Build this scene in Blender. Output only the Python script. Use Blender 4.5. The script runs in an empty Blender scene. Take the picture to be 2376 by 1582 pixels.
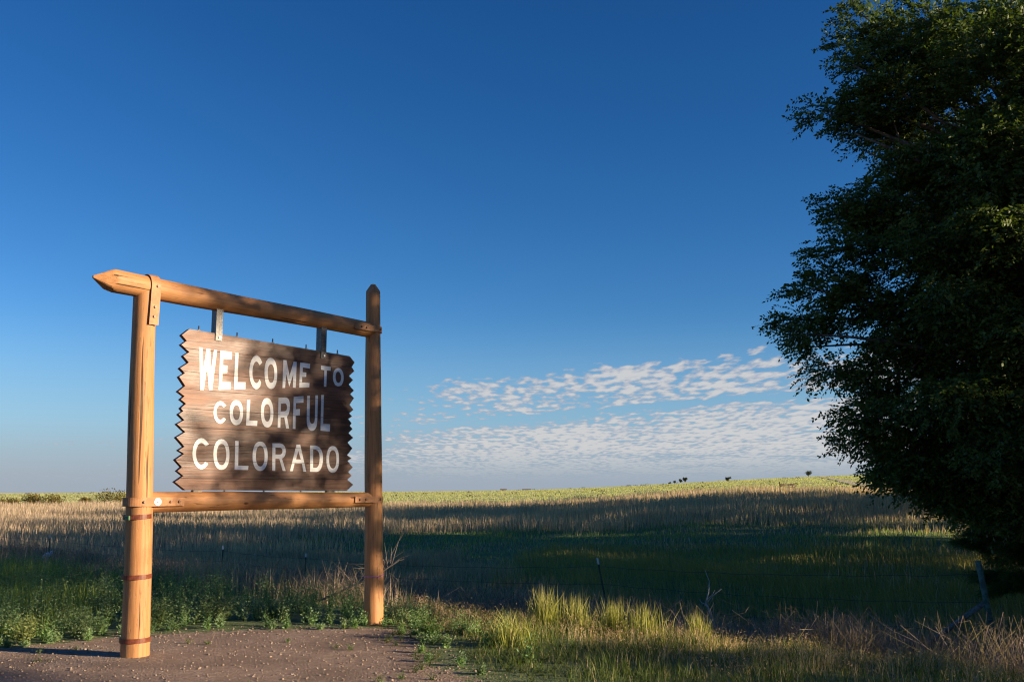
import bpy, bmesh, math, random
import numpy as np
from mathutils import Vector, Matrix
from mathutils.geometry import tessellate_polygon

random.seed(7)
rng = np.random.default_rng(11)
scene = bpy.context.scene
COL = scene.collection

# ------------------------------------------------------------------ camera
EYE = np.array([0.0, 0.0, 1.6])
FPX, SRCW, SRCH = 2300.0, 2376.0, 1582.0
PITCH = math.atan(346.0 / FPX)
ROLL = math.radians(-0.2)
cam_data = bpy.data.cameras.new('camera')
cam_data.sensor_width = 36.0
cam_data.lens = 36.0 * FPX / SRCW
cam_data.clip_start = 0.05
cam_data.clip_end = 20000.0
cam = bpy.data.objects.new('camera', cam_data)
COL.objects.link(cam)
cam.matrix_world = (Matrix.Translation(Vector(EYE)) @ Matrix.Rotation(math.pi / 2 + PITCH, 4, 'X')
                    @ Matrix.Rotation(ROLL, 4, 'Z'))
scene.camera = cam

# ------------------------------------------------------------------ exposure, sun, sky
scene.render.engine = 'CYCLES'
scene.view_settings.view_transform = 'Standard'
scene.view_settings.look = 'None'
scene.view_settings.gamma = 1.0
scene.view_settings.use_curve_mapping = False
scene.view_settings.exposure = 1.12
scene.cycles.max_bounces = 6
scene.cycles.diffuse_bounces = 3
scene.cycles.transparent_max_bounces = 8
scene.cycles.use_denoising = True
scene.cycles.filter_width = 1.15

SUN_EL, SUN_AZ = math.radians(14.0), math.radians(-17.0)      # azimuth from +X towards +Y
SUN_DIR = Vector((math.cos(SUN_EL) * math.cos(SUN_AZ), math.cos(SUN_EL) * math.sin(SUN_AZ), math.sin(SUN_EL)))
sun_data = bpy.data.lights.new('sun', 'SUN')
sun_data.energy = 5.0
sun_data.angle = math.radians(0.53)
sun_data.color = (1.0, 0.80, 0.56)
sun = bpy.data.objects.new('sun', sun_data)
COL.objects.link(sun)
sun.rotation_euler = (-SUN_DIR).to_track_quat('-Z', 'Y').to_euler()
sun.location = SUN_DIR * 60

world = bpy.data.worlds.new('World')
scene.world = world
world.use_nodes = True
wt = world.node_tree
wt.nodes.clear()


def N(nt, typ, **kw):
    n = nt.nodes.new(typ)
    for k, v in kw.items():
        if k.startswith('i_'):
            key = k[2:]
            key = int(key) if key.isdigit() else key.replace('_', ' ')
            n.inputs[key].default_value = v
        else:
            setattr(n, k, v)
    return n


def mathn(nt, op, a, b=None, clamp=False):
    n = nt.nodes.new('ShaderNodeMath')
    n.operation = op
    n.use_clamp = clamp
    for i, v in enumerate((a, b)):
        if v is None:
            continue
        if isinstance(v, (int, float)):
            n.inputs[i].default_value = v
        else:
            nt.links.new(v, n.inputs[i])
    return n.outputs[0]


def smooth(nt, v, a, b, lo=0.0, hi=1.0):
    n = nt.nodes.new('ShaderNodeMapRange')
    n.interpolation_type = 'SMOOTHSTEP'
    nt.links.new(v, n.inputs[0])
    n.inputs[1].default_value, n.inputs[2].default_value = a, b
    n.inputs[3].default_value, n.inputs[4].default_value = lo, hi
    return n.outputs[0]


def mixc(nt, f, a, b, blend='MIX'):
    n = nt.nodes.new('ShaderNodeMix')
    n.data_type = 'RGBA'
    n.blend_type = blend
    for i, v in ((0, f), (6, a), (7, b)):
        if isinstance(v, (int, float)):
            n.inputs[i].default_value = v
        elif isinstance(v, (tuple, list)):
            n.inputs[i].default_value = (*v, 1.0)
        else:
            nt.links.new(v, n.inputs[i])
    return n.outputs[2]


SKY_STRENGTH = 0.05
sky = N(wt, 'ShaderNodeTexSky', sky_type='NISHITA', sun_disc=False)
sky.sun_elevation = SUN_EL
sky.sun_rotation = math.pi / 2 - SUN_AZ          # rotation is measured from +Y, clockwise
sky.altitude = 1200.0
sky.air_density = 1.0
sky.dust_density = 0.35
sky.ozone_density = 2.0
wtc = N(wt, 'ShaderNodeTexCoord')
wsep = N(wt, 'ShaderNodeSeparateXYZ')
wt.links.new(wtc.outputs['Generated'], wsep.inputs[0])
dx, dy, dz = wsep.outputs
# altocumulus sheet: project the view direction onto a cloud layer (softened towards the horizon)
zz = mathn(wt, 'MAXIMUM', dz, 0.0)
inv = mathn(wt, 'DIVIDE', 1.0, mathn(wt, 'ADD', zz, 0.05))
px_ = mathn(wt, 'MULTIPLY', dx, inv)
py_ = mathn(wt, 'MULTIPLY', dy, inv)
comb = N(wt, 'ShaderNodeCombineXYZ')
wt.links.new(px_, comb.inputs[0])
wt.links.new(py_, comb.inputs[1])


def wnoise(scale, detail, rough, mul, off):
    m = N(wt, 'ShaderNodeMapping')
    m.inputs['Scale'].default_value = mul
    m.inputs['Location'].default_value = off
    wt.links.new(comb.outputs[0], m.inputs[0])
    n = N(wt, 'ShaderNodeTexNoise', i_Scale=scale, i_Detail=detail, i_Roughness=rough)
    wt.links.new(m.outputs[0], n.inputs['Vector'])
    return n.outputs['Fac']


edge_w = wnoise(0.8, 3, 0.55, (1, 0.6, 1), (3.1, 1.7, 0))
band = wnoise(0.62, 2, 0.5, (0.35, 1.0, 1), (7.3, 3.0, 0))
patchy = wnoise(1.7, 3, 0.55, (1.0, 0.45, 1), (2.0, 9.0, 0))
puff = wnoise(11.5, 4, 0.48, (1.0, 0.42, 1), (1.0, 5.0, 0))
# distance from the edge line of the cloud sheet (clear sky overhead, cloud beyond the line)
lined0 = mathn(wt, 'ADD', mathn(wt, 'MULTIPLY', px_, 0.48), mathn(wt, 'MULTIPLY', py_, 0.70))
lined0 = mathn(wt, 'ADD', lined0, mathn(wt, 'MULTIPLY', mathn(wt, 'SUBTRACT', band, 0.5), 0.9))
lined = mathn(wt, 'ADD', lined0, mathn(wt, 'MULTIPLY', mathn(wt, 'SUBTRACT', edge_w, 0.5), 1.8))
CL_EDGE = 4.0
sheet = smooth(wt, lined, CL_EDGE - 0.1, CL_EDGE + 0.9)
cover = mathn(wt, 'ADD', mathn(wt, 'MULTIPLY', sheet, 0.30),
              mathn(wt, 'MULTIPLY', mathn(wt, 'SUBTRACT', band, 0.5), 0.30))
cover = mathn(wt, 'ADD', cover, mathn(wt, 'MULTIPLY', mathn(wt, 'SUBTRACT', patchy, 0.5), 0.55))
gap = mathn(wt, 'MULTIPLY', smooth(wt, lined0, 5.5, 5.7), smooth(wt, lined0, 6.0, 5.75))
cover = mathn(wt, 'SUBTRACT', cover, mathn(wt, 'MULTIPLY', gap, 0.20))
cover = mathn(wt, 'SUBTRACT', cover, smooth(wt, dx, -0.22, -0.04, 0.22, 0.0))       # the sheet thins out to the left
cover = mathn(wt, 'ADD', cover, smooth(wt, lined0, 5.8, 7.2, 0.0, 0.10))
dens = mathn(wt, 'ADD', puff, mathn(wt, 'SUBTRACT', cover, 0.22))
cloud = mathn(wt, 'MULTIPLY', smooth(wt, dens, 0.47, 0.63), smooth(wt, lined, CL_EDGE - 0.5, CL_EDGE + 0.4))
cloud = mathn(wt, 'MULTIPLY', cloud, smooth(wt, dz, 0.004, 0.045))
tone = wt.nodes.new('ShaderNodeHueSaturation')
tone.inputs['Saturation'].default_value = 1.22
tone.inputs['Value'].default_value = 1.0
wt.links.new(sky.outputs[0], tone.inputs['Color'])
hz = smooth(wt, dz, 0.0, 0.075, 0.85, 0.0)
tinted = mixc(wt, 1.0, tone.outputs[0], (1.05, 0.86, 1.12), 'MULTIPLY')
tsep = N(wt, 'ShaderNodeSeparateColor')
wt.links.new(tinted, tsep.inputs[0])
tcmb = N(wt, 'ShaderNodeCombineColor')
wt.links.new(mathn(wt, 'MULTIPLY', mathn(wt, 'POWER', tsep.outputs[0], 1.5), 0.445), tcmb.inputs[0])
wt.links.new(mathn(wt, 'MULTIPLY', mathn(wt, 'POWER', tsep.outputs[1], 1.25), 0.835), tcmb.inputs[1])
wt.links.new(mathn(wt, 'MULTIPLY', mathn(wt, 'POWER', tsep.outputs[2], 1.2), 0.80), tcmb.inputs[2])
veil = mixc(wt, smooth(wt, dz, 0.03, 0.18, 0.66, 0.0), tcmb.outputs[0], (2.3, 4.05, 5.8))
skyc = mixc(wt, hz, veil, (3.15, 3.65, 4.4))
cloudc = mixc(wt, smooth(wt, dens, 0.54, 0.74), (3.7, 4.1, 4.9), (6.0, 5.9, 5.85))
skyc = mixc(wt, mathn(wt, 'MULTIPLY', cloud, 0.88), skyc, cloudc)
bg = N(wt, 'ShaderNodeBackground', i_Strength=SKY_STRENGTH)
wt.links.new(skyc, bg.inputs[0])
wout = N(wt, 'ShaderNodeOutputWorld')
wt.links.new(bg.outputs[0], wout.inputs[0])

# ------------------------------------------------------------------ helpers
def tag(o, label=None, cat=None, group=None, kind=None):
    if label: o['label'] = label
    if cat: o['category'] = cat
    if group: o['group'] = group
    if kind: o['kind'] = kind
    return o


def empty(name, loc=(0, 0, 0), rz=0.0, **kw):
    o = bpy.data.objects.new(name, None)
    o.empty_display_size = 0.3
    COL.objects.link(o)
    o.location = loc
    o.rotation_euler = (0, 0, rz)
    return tag(o, **kw)


def link_mesh(name, me, mats=(), parent=None, smooth_=False):
    for m in (mats if isinstance(mats, (list, tuple)) else [mats]):
        me.materials.append(m)
    o = bpy.data.objects.new(name, me)
    COL.objects.link(o)
    if parent is not None:
        o.parent = parent
    if smooth_:
        me.polygons.foreach_set('use_smooth', np.ones(len(me.polygons), dtype=bool))
    return o


def pymesh(name, V, F, mats, parent=None, smooth_=False):
    me = bpy.data.meshes.new(name)
    me.from_pydata([tuple(v) for v in V], [], [tuple(f) for f in F])
    me.update()
    return link_mesh(name, me, mats, parent, smooth_)


def trimesh(name, V, T, mats, parent=None, col=None, matidx=None, smooth_=False):
    """big triangle mesh from numpy arrays: V (n,3), T (m,3), col (n,3) point colours"""
    V = np.ascontiguousarray(V, dtype=np.float32)
    T = np.ascontiguousarray(T, dtype=np.int32)
    me = bpy.data.meshes.new(name)
    me.vertices.add(len(V))
    me.vertices.foreach_set('co', V.ravel())
    me.loops.add(len(T) * 3)
    me.loops.foreach_set('vertex_index', T.ravel())
    me.polygons.add(len(T))
    me.polygons.foreach_set('loop_start', np.arange(len(T), dtype=np.int32) * 3)
    if col is not None:
        a = me.color_attributes.new('tint', 'FLOAT_COLOR', 'POINT')
        c4 = np.ones((len(V), 4), dtype=np.float32)
        c4[:, :3] = col
        a.data.foreach_set('color', c4.ravel())
    o = link_mesh(name, me, mats, parent, smooth_)
    if matidx is not None:
        me.polygons.foreach_set('material_index', np.ascontiguousarray(matidx, dtype=np.int32))
    me.update(calc_edges=True)
    return o


def bm_obj(name, bm, mats, parent=None, smooth_=False):
    bmesh.ops.recalc_face_normals(bm, faces=bm.faces)
    me = bpy.data.meshes.new(name)
    bm.to_mesh(me)
    bm.free()
    return link_mesh(name, me, mats, parent, smooth_)


def box_geo(bm, x0, x1, y0, y1, z0, z1, bev=0.0):
    v = [bm.verts.new((x, y, z)) for z in (z0, z1) for y in (y0, y1) for x in (x0, x1)]
    fs = [(0, 2, 3, 1), (4, 5, 7, 6), (0, 1, 5, 4), (2, 6, 7, 3), (0, 4, 6, 2), (1, 3, 7, 5)]
    faces = [bm.faces.new([v[i] for i in f]) for f in fs]
    if bev > 0:
        es = list({e for f in faces for e in f.edges})
        bmesh.ops.bevel(bm, geom=es, offset=bev, segments=1, affect='EDGES')


def tube(path, radii, n=8, cap=True):
    """tapered tube through path points -> V, F"""
    P = np.asarray(path, float)
    k = len(P)
    radii = np.broadcast_to(np.asarray(radii, float), (k,))
    T = np.gradient(P, axis=0)
    T /= np.maximum(np.linalg.norm(T, axis=1, keepdims=True), 1e-9)
    ref = np.array([0.0, 0.0, 1.0]) if abs(T[0, 2]) < 0.9 else np.array([1.0, 0.0, 0.0])
    V = []
    for i in range(k):
        a = np.cross(T[i], ref)
        a /= max(np.linalg.norm(a), 1e-9)
        b = np.cross(T[i], a)
        ref = b if abs(np.dot(T[i], b)) < 0.9 else ref
        ref = np.cross(a, T[i]) * 1.0
        for j in range(n):
            t = 2 * math.pi * j / n
            V.append(P[i] + radii[i] * (math.cos(t) * a + math.sin(t) * b))
    F = []
    for i in range(k - 1):
        for j in range(n):
            F.append((i * n + j, i * n + (j + 1) % n, (i + 1) * n + (j + 1) % n, (i + 1) * n + j))
    if cap:
        F.append(tuple(range(n))[::-1])
        F.append(tuple((k - 1) * n + j for j in range(n)))
    return V, F


def join_geo(parts):
    V, F = [], []
    for v, f in parts:
        o = len(V)
        V += [tuple(p) for p in v]
        F += [tuple(i + o for i in q) for q in f]
    return V, F


def copy_tree(o, parent=None):
    c = o.copy()
    COL.objects.link(c)
    if parent is not None:
        c.parent = parent
    for ch in list(o.children):
        copy_tree(ch, c)
    return c


# ------------------------------------------------------------------ materials
def new_mat(name):
    m = bpy.data.materials.new(name)
    m.use_nodes = True
    nt = m.node_tree
    nt.nodes.clear()
    out = nt.nodes.new('ShaderNodeOutputMaterial')
    return m, nt, out


def tex_noise(nt, vec, scale, detail=4, rough=0.55, stretch=(1, 1, 1), off=(0, 0, 0)):
    mp = nt.nodes.new('ShaderNodeMapping')
    mp.inputs['Scale'].default_value = stretch
    mp.inputs['Location'].default_value = off
    nt.links.new(vec, mp.inputs[0])
    n = nt.nodes.new('ShaderNodeTexNoise')
    n.inputs['Scale'].default_value = scale
    n.inputs['Detail'].default_value = detail
    n.inputs['Roughness'].default_value = rough
    nt.links.new(mp.outputs[0], n.inputs['Vector'])
    return n.outputs['Fac']


def bump(nt, h, strength, dist):
    b = nt.nodes.new('ShaderNodeBump')
    b.inputs['Strength'].default_value = strength
    b.inputs['Distance'].default_value = dist
    nt.links.new(h, b.inputs['Height'])
    return b.outputs[0]


def principled(nt, out, col, rough=0.6, normal=None, metal=0.0, spec=0.5):
    p = nt.nodes.new('ShaderNodeBsdfPrincipled')
    for key, v in (('Base Color', col), ('Roughness', rough), ('Metallic', metal), ('Specular IOR Level', spec)):
        if isinstance(v, (int, float)):
            p.inputs[key].default_value = v
        elif isinstance(v, (tuple, list)):
            p.inputs[key].default_value = (*v, 1.0)
        else:
            nt.links.new(v, p.inputs[key])
    if normal is not None:
        nt.links.new(normal, p.inputs['Normal'])
    nt.links.new(p.outputs[0], out.inputs[0])
    return p


def log_material(name, dark=(0.37, 0.165, 0.062), light=(0.52, 0.255, 0.100), axis=2):
    m, nt, out = new_mat(name)
    tc = nt.nodes.new('ShaderNodeTexCoord')
    oi = nt.nodes.new('ShaderNodeObjectInfo')
    add = nt.nodes.new('ShaderNodeVectorMath')
    add.operation = 'ADD'
    sc = nt.nodes.new('ShaderNodeVectorMath')
    sc.operation = 'SCALE'
    cx = nt.nodes.new('ShaderNodeCombineXYZ')
    for i in range(3):
        nt.links.new(oi.outputs['Random'], cx.inputs[i])
    nt.links.new(cx.outputs[0], sc.inputs[0])
    sc.inputs['Scale'].default_value = 23.0
    nt.links.new(tc.outputs['Object'], add.inputs[0])
    nt.links.new(sc.outputs[0], add.inputs[1])
    v = add.outputs[0]
    st = (1, 1, 0.05)
    grain = tex_noise(nt, v, 34, 5, 0.6, st)
    broad = tex_noise(nt, v, 7, 3, 0.5, (1, 1, 0.16))
    weather = tex_noise(nt, v, 9, 6, 0.65, (1, 1, 0.22), (4, 2, 9))
    checks = tex_noise(nt, v, 26, 2, 0.4, (1, 1, 0.022), (1, 8, 3))
    col = mixc(nt, smooth(nt, grain, 0.30, 0.72), dark, light)
    col = mixc(nt, smooth(nt, broad, 0.42, 0.70, 0.0, 0.4), col, (0.46, 0.20, 0.07))
    col = mixc(nt, smooth(nt, weather, 0.58, 0.74, 0.0, 0.5), col, (0.10, 0.085, 0.055))   # grey-green weathering
    crack = smooth(nt, checks, 0.66, 0.685)
    col = mixc(nt, mathn(nt, 'MULTIPLY', crack, 0.85), col, (0.03, 0.015, 0.008))
    ticks = smooth(nt, tex_noise(nt, v, 75, 3, 0.55, (1, 1, 0.07), (3, 5, 2)), 0.62, 0.70)
    lichen = smooth(nt, tex_noise(nt, v, 5, 4, 0.6, (1, 1, 0.35), (8, 1, 6)), 0.50, 0.66)
    col = mixc(nt, mathn(nt, 'MULTIPLY', mathn(nt, 'MULTIPLY', ticks, smooth(nt, broad, 0.35, 0.60, 0.25, 1.0)), 0.75), col, (0.075, 0.045, 0.026))
    col = mixc(nt, mathn(nt, 'MULTIPLY', mathn(nt, 'MULTIPLY', lichen, smooth(nt, grain, 0.40, 0.60)), 0.40), col, (0.17, 0.15, 0.095))
    kv = nt.nodes.new('ShaderNodeTexVoronoi')
    kv.inputs['Scale'].default_value = 2.6
    km = nt.nodes.new('ShaderNodeMapping')
    km.inputs['Scale'].default_value = (1.6, 1.6, 0.8)
    nt.links.new(v, km.inputs[0])
    nt.links.new(km.outputs[0], kv.inputs['Vector'])
    knot = smooth(nt, kv.outputs['Distance'], 0.085, 0.03)
    col = mixc(nt, mathn(nt, 'MULTIPLY', knot, 0.8), col, (0.09, 0.035, 0.014))
    h = mathn(nt, 'SUBTRACT', mathn(nt, 'MULTIPLY', grain, 0.5), mathn(nt, 'MAXIMUM', crack, mathn(nt, 'MULTIPLY', ticks, 0.5)))
    principled(nt, out, col, 0.62, bump(nt, h, 0.55, 0.012), spec=0.35)
    return m


def plank_material(name):
    m, nt, out = new_mat(name)
    tc = nt.nodes.new('ShaderNodeTexCoord')
    oi = nt.nodes.new('ShaderNodeObjectInfo')
    cx = nt.nodes.new('ShaderNodeCombineXYZ')
    for i in range(3):
        nt.links.new(oi.outputs['Random'], cx.inputs[i])
    sc = nt.nodes.new('ShaderNodeVectorMath')
    sc.operation = 'SCALE'
    sc.inputs['Scale'].default_value = 31.0
    nt.links.new(cx.outputs[0], sc.inputs[0])
    add = nt.nodes.new('ShaderNodeVectorMath')
    nt.links.new(tc.outputs['Object'], add.inputs[0])
    nt.links.new(sc.outputs[0], add.inputs[1])
    v = add.outputs[0]
    grain = tex_noise(nt, v, 42, 6, 0.62, (0.035, 1, 1))
    fine = tex_noise(nt, v, 150, 3, 0.6, (0.03, 1, 1))
    worn = tex_noise(nt, tc.outputs['Object'], 2.3, 5, 0.62, (0.55, 1, 1.7), (2.2, 0, 5.1))
    col = mixc(nt, smooth(nt, grain, 0.32, 0.70), (0.036, 0.011, 0.005), (0.130, 0.043, 0.016))
    col = mixc(nt, smooth(nt, fine, 0.55, 0.72, 0.0, 0.5), col, (0.035, 0.014, 0.008))
    tone_ = mathn(nt, 'MULTIPLY', smooth(nt, worn, 0.46, 0.66), smooth(nt, grain, 0.30, 0.60))
    col = mixc(nt, mathn(nt, 'MULTIPLY', tone_, 0.62), col, (0.30, 0.145, 0.078))     # worn, silvered stain
    col = mixc(nt, smooth(nt, oi.outputs['Random'], 0.0, 1.0, 0.0, 0.30), col, (0.17, 0.052, 0.018))
    r = smooth(nt, worn, 0.35, 0.70, 0.38, 0.55)
    h = mathn(nt, 'ADD', mathn(nt, 'MULTIPLY', grain, 0.7), mathn(nt, 'MULTIPLY', fine, 0.3))
    principled(nt, out, col, r, bump(nt, h, 0.5, 0.006), spec=0.5)
    return m


def simple_mat(name, col, rough=0.6, metal=0.0, var=0.25, scale=30, spec=0.5, bumpd=0.0):
    m, nt, out = new_mat(name)
    tc = nt.nodes.new('ShaderNodeTexCoord')
    n = tex_noise(nt, tc.outputs['Object'], scale, 4, 0.6)
    lo = tuple(c * (1 - var) for c in col)
    hi = tuple(min(1, c * (1 + var)) for c in col)
    c = mixc(nt, smooth(nt, n, 0.35, 0.68), lo, hi)
    principled(nt, out, c, rough, bump(nt, n, 0.4, bumpd) if bumpd else None, metal, spec)
    return m


def leaf_mat(name, trans=0.35, gain=1.0, rough=0.55, spec=0.25):
    """foliage and grass: colour from the point attribute, diffuse with light passing through"""
    m, nt, out = new_mat(name)
    at = nt.nodes.new('ShaderNodeAttribute')
    at.attribute_name = 'tint'
    col = mixc(nt, 1.0, at.outputs['Color'], (gain, gain, gain), 'MULTIPLY')
    p = nt.nodes.new('ShaderNodeBsdfPrincipled')
    nt.links.new(col, p.inputs['Base Color'])
    p.inputs['Roughness'].default_value = rough
    p.inputs['Specular IOR Level'].default_value = spec
    t = nt.nodes.new('ShaderNodeBsdfTranslucent')
    tcol = mixc(nt, 1.0, col, (1.15, 1.25, 0.5), 'MULTIPLY')
    nt.links.new(tcol, t.inputs[0])
    mx = nt.nodes.new('ShaderNodeMixShader')
    mx.inputs[0].default_value = trans
    nt.links.new(p.outputs[0], mx.inputs[1])
    nt.links.new(t.outputs[0], mx.inputs[2])
    nt.links.new(mx.outputs[0], out.inputs[0])
    return m


M_LOG = log_material('log_wood')
M_PLANK = plank_material('stained_plank')
def paint_material():
    m, nt, out = new_mat('white_letter_paint')
    tc = nt.nodes.new('ShaderNodeTexCoord')
    P = tc.outputs['Object']
    soft = tex_noise(nt, P, 7, 4, 0.6)
    fine = tex_noise(nt, P, 60, 5, 0.65, (0.06, 1, 1))
    wear = tex_noise(nt, P, 26, 6, 0.7, (0.25, 1, 1), (3, 0, 7))
    col = mixc(nt, smooth(nt, soft, 0.35, 0.65), (0.66, 0.65, 0.62), (0.82, 0.82, 0.80))
    col = mixc(nt, smooth(nt, fine, 0.52, 0.70, 0.0, 0.35), col, (0.52, 0.46, 0.40))
    col = mixc(nt, smooth(nt, wear, 0.66, 0.72, 0.0, 0.8), col, (0.20, 0.10, 0.055))
    principled(nt, out, col, 0.5, bump(nt, fine, 0.4, 0.003))
    return m


M_PAINT = paint_material()
M_BRACKET = simple_mat('tan_painted_steel', (0.41, 0.195, 0.085), 0.6, var=0.22, scale=9, spec=0.3)
M_BOLT = simple_mat('bolt_steel', (0.22, 0.11, 0.065), 0.5, var=0.3, scale=60)
M_RUST = simple_mat('rusty_band', (0.16, 0.045, 0.022), 0.38, var=0.25, scale=25)
M_STEEL = simple_mat('dark_steel', (0.10, 0.095, 0.09), 0.42, metal=0.4, var=0.3, scale=40)
M_ZINC = simple_mat('zinc_steel', (0.62, 0.61, 0.58), 0.35, metal=0.6, var=0.1, scale=40)
M_WHITE = simple_mat('white_plastic', (0.82, 0.82, 0.80), 0.4, var=0.03, scale=10)
M_TWINE = simple_mat('pink_twine', (0.55, 0.20, 0.33), 0.7, var=0.1)
M_GREEN = simple_mat('green_metal', (0.10, 0.20, 0.10), 0.5, var=0.2)

# ------------------------------------------------------------------ sign data (metres along and up the board)
LEFT_EDGE=[(0.418,3.312),(0.329,3.236),(0.391,3.181),(0.329,3.133),(0.426,3.064),(0.357,3.016),(0.425,2.952),(0.327,2.883),(0.387,2.835),(0.323,2.792),(0.397,2.7),(0.318,2.637),(0.394,2.591),(0.351,2.555),(0.414,2.514),(0.356,2.46),(0.388,2.433),(0.336,2.398),(0.404,2.341),(0.322,2.295),(0.421,2.217),(0.322,2.157),(0.419,2.064),(0.353,2.023),(0.42,1.99),(0.324,1.926),(0.402,1.852),(0.351,1.81),(0.423,1.76),(0.328,1.698),(0.451,1.613)]
RIGHT_EDGE=[(2.585,3.231),(2.662,3.162),(2.621,3.1),(2.66,3.053),(2.582,2.987),(2.643,2.942),(2.578,2.882),(2.661,2.815),(2.606,2.767),(2.665,2.721),(2.597,2.637),(2.658,2.579),(2.595,2.532),(2.639,2.497),(2.583,2.461),(2.635,2.412),(2.608,2.381),(2.652,2.345),(2.591,2.292),(2.665,2.239),(2.579,2.178),(2.655,2.11),(2.575,2.027),(2.644,1.989),(2.583,1.958),(2.666,1.883),(2.6,1.825),(2.653,1.781),(2.589,1.733),(2.679,1.674),(2.578,1.6)]
SEAMS=[3.101, 2.855, 2.67, 2.463, 2.265, 2.087, 1.919, 1.733]
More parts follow.
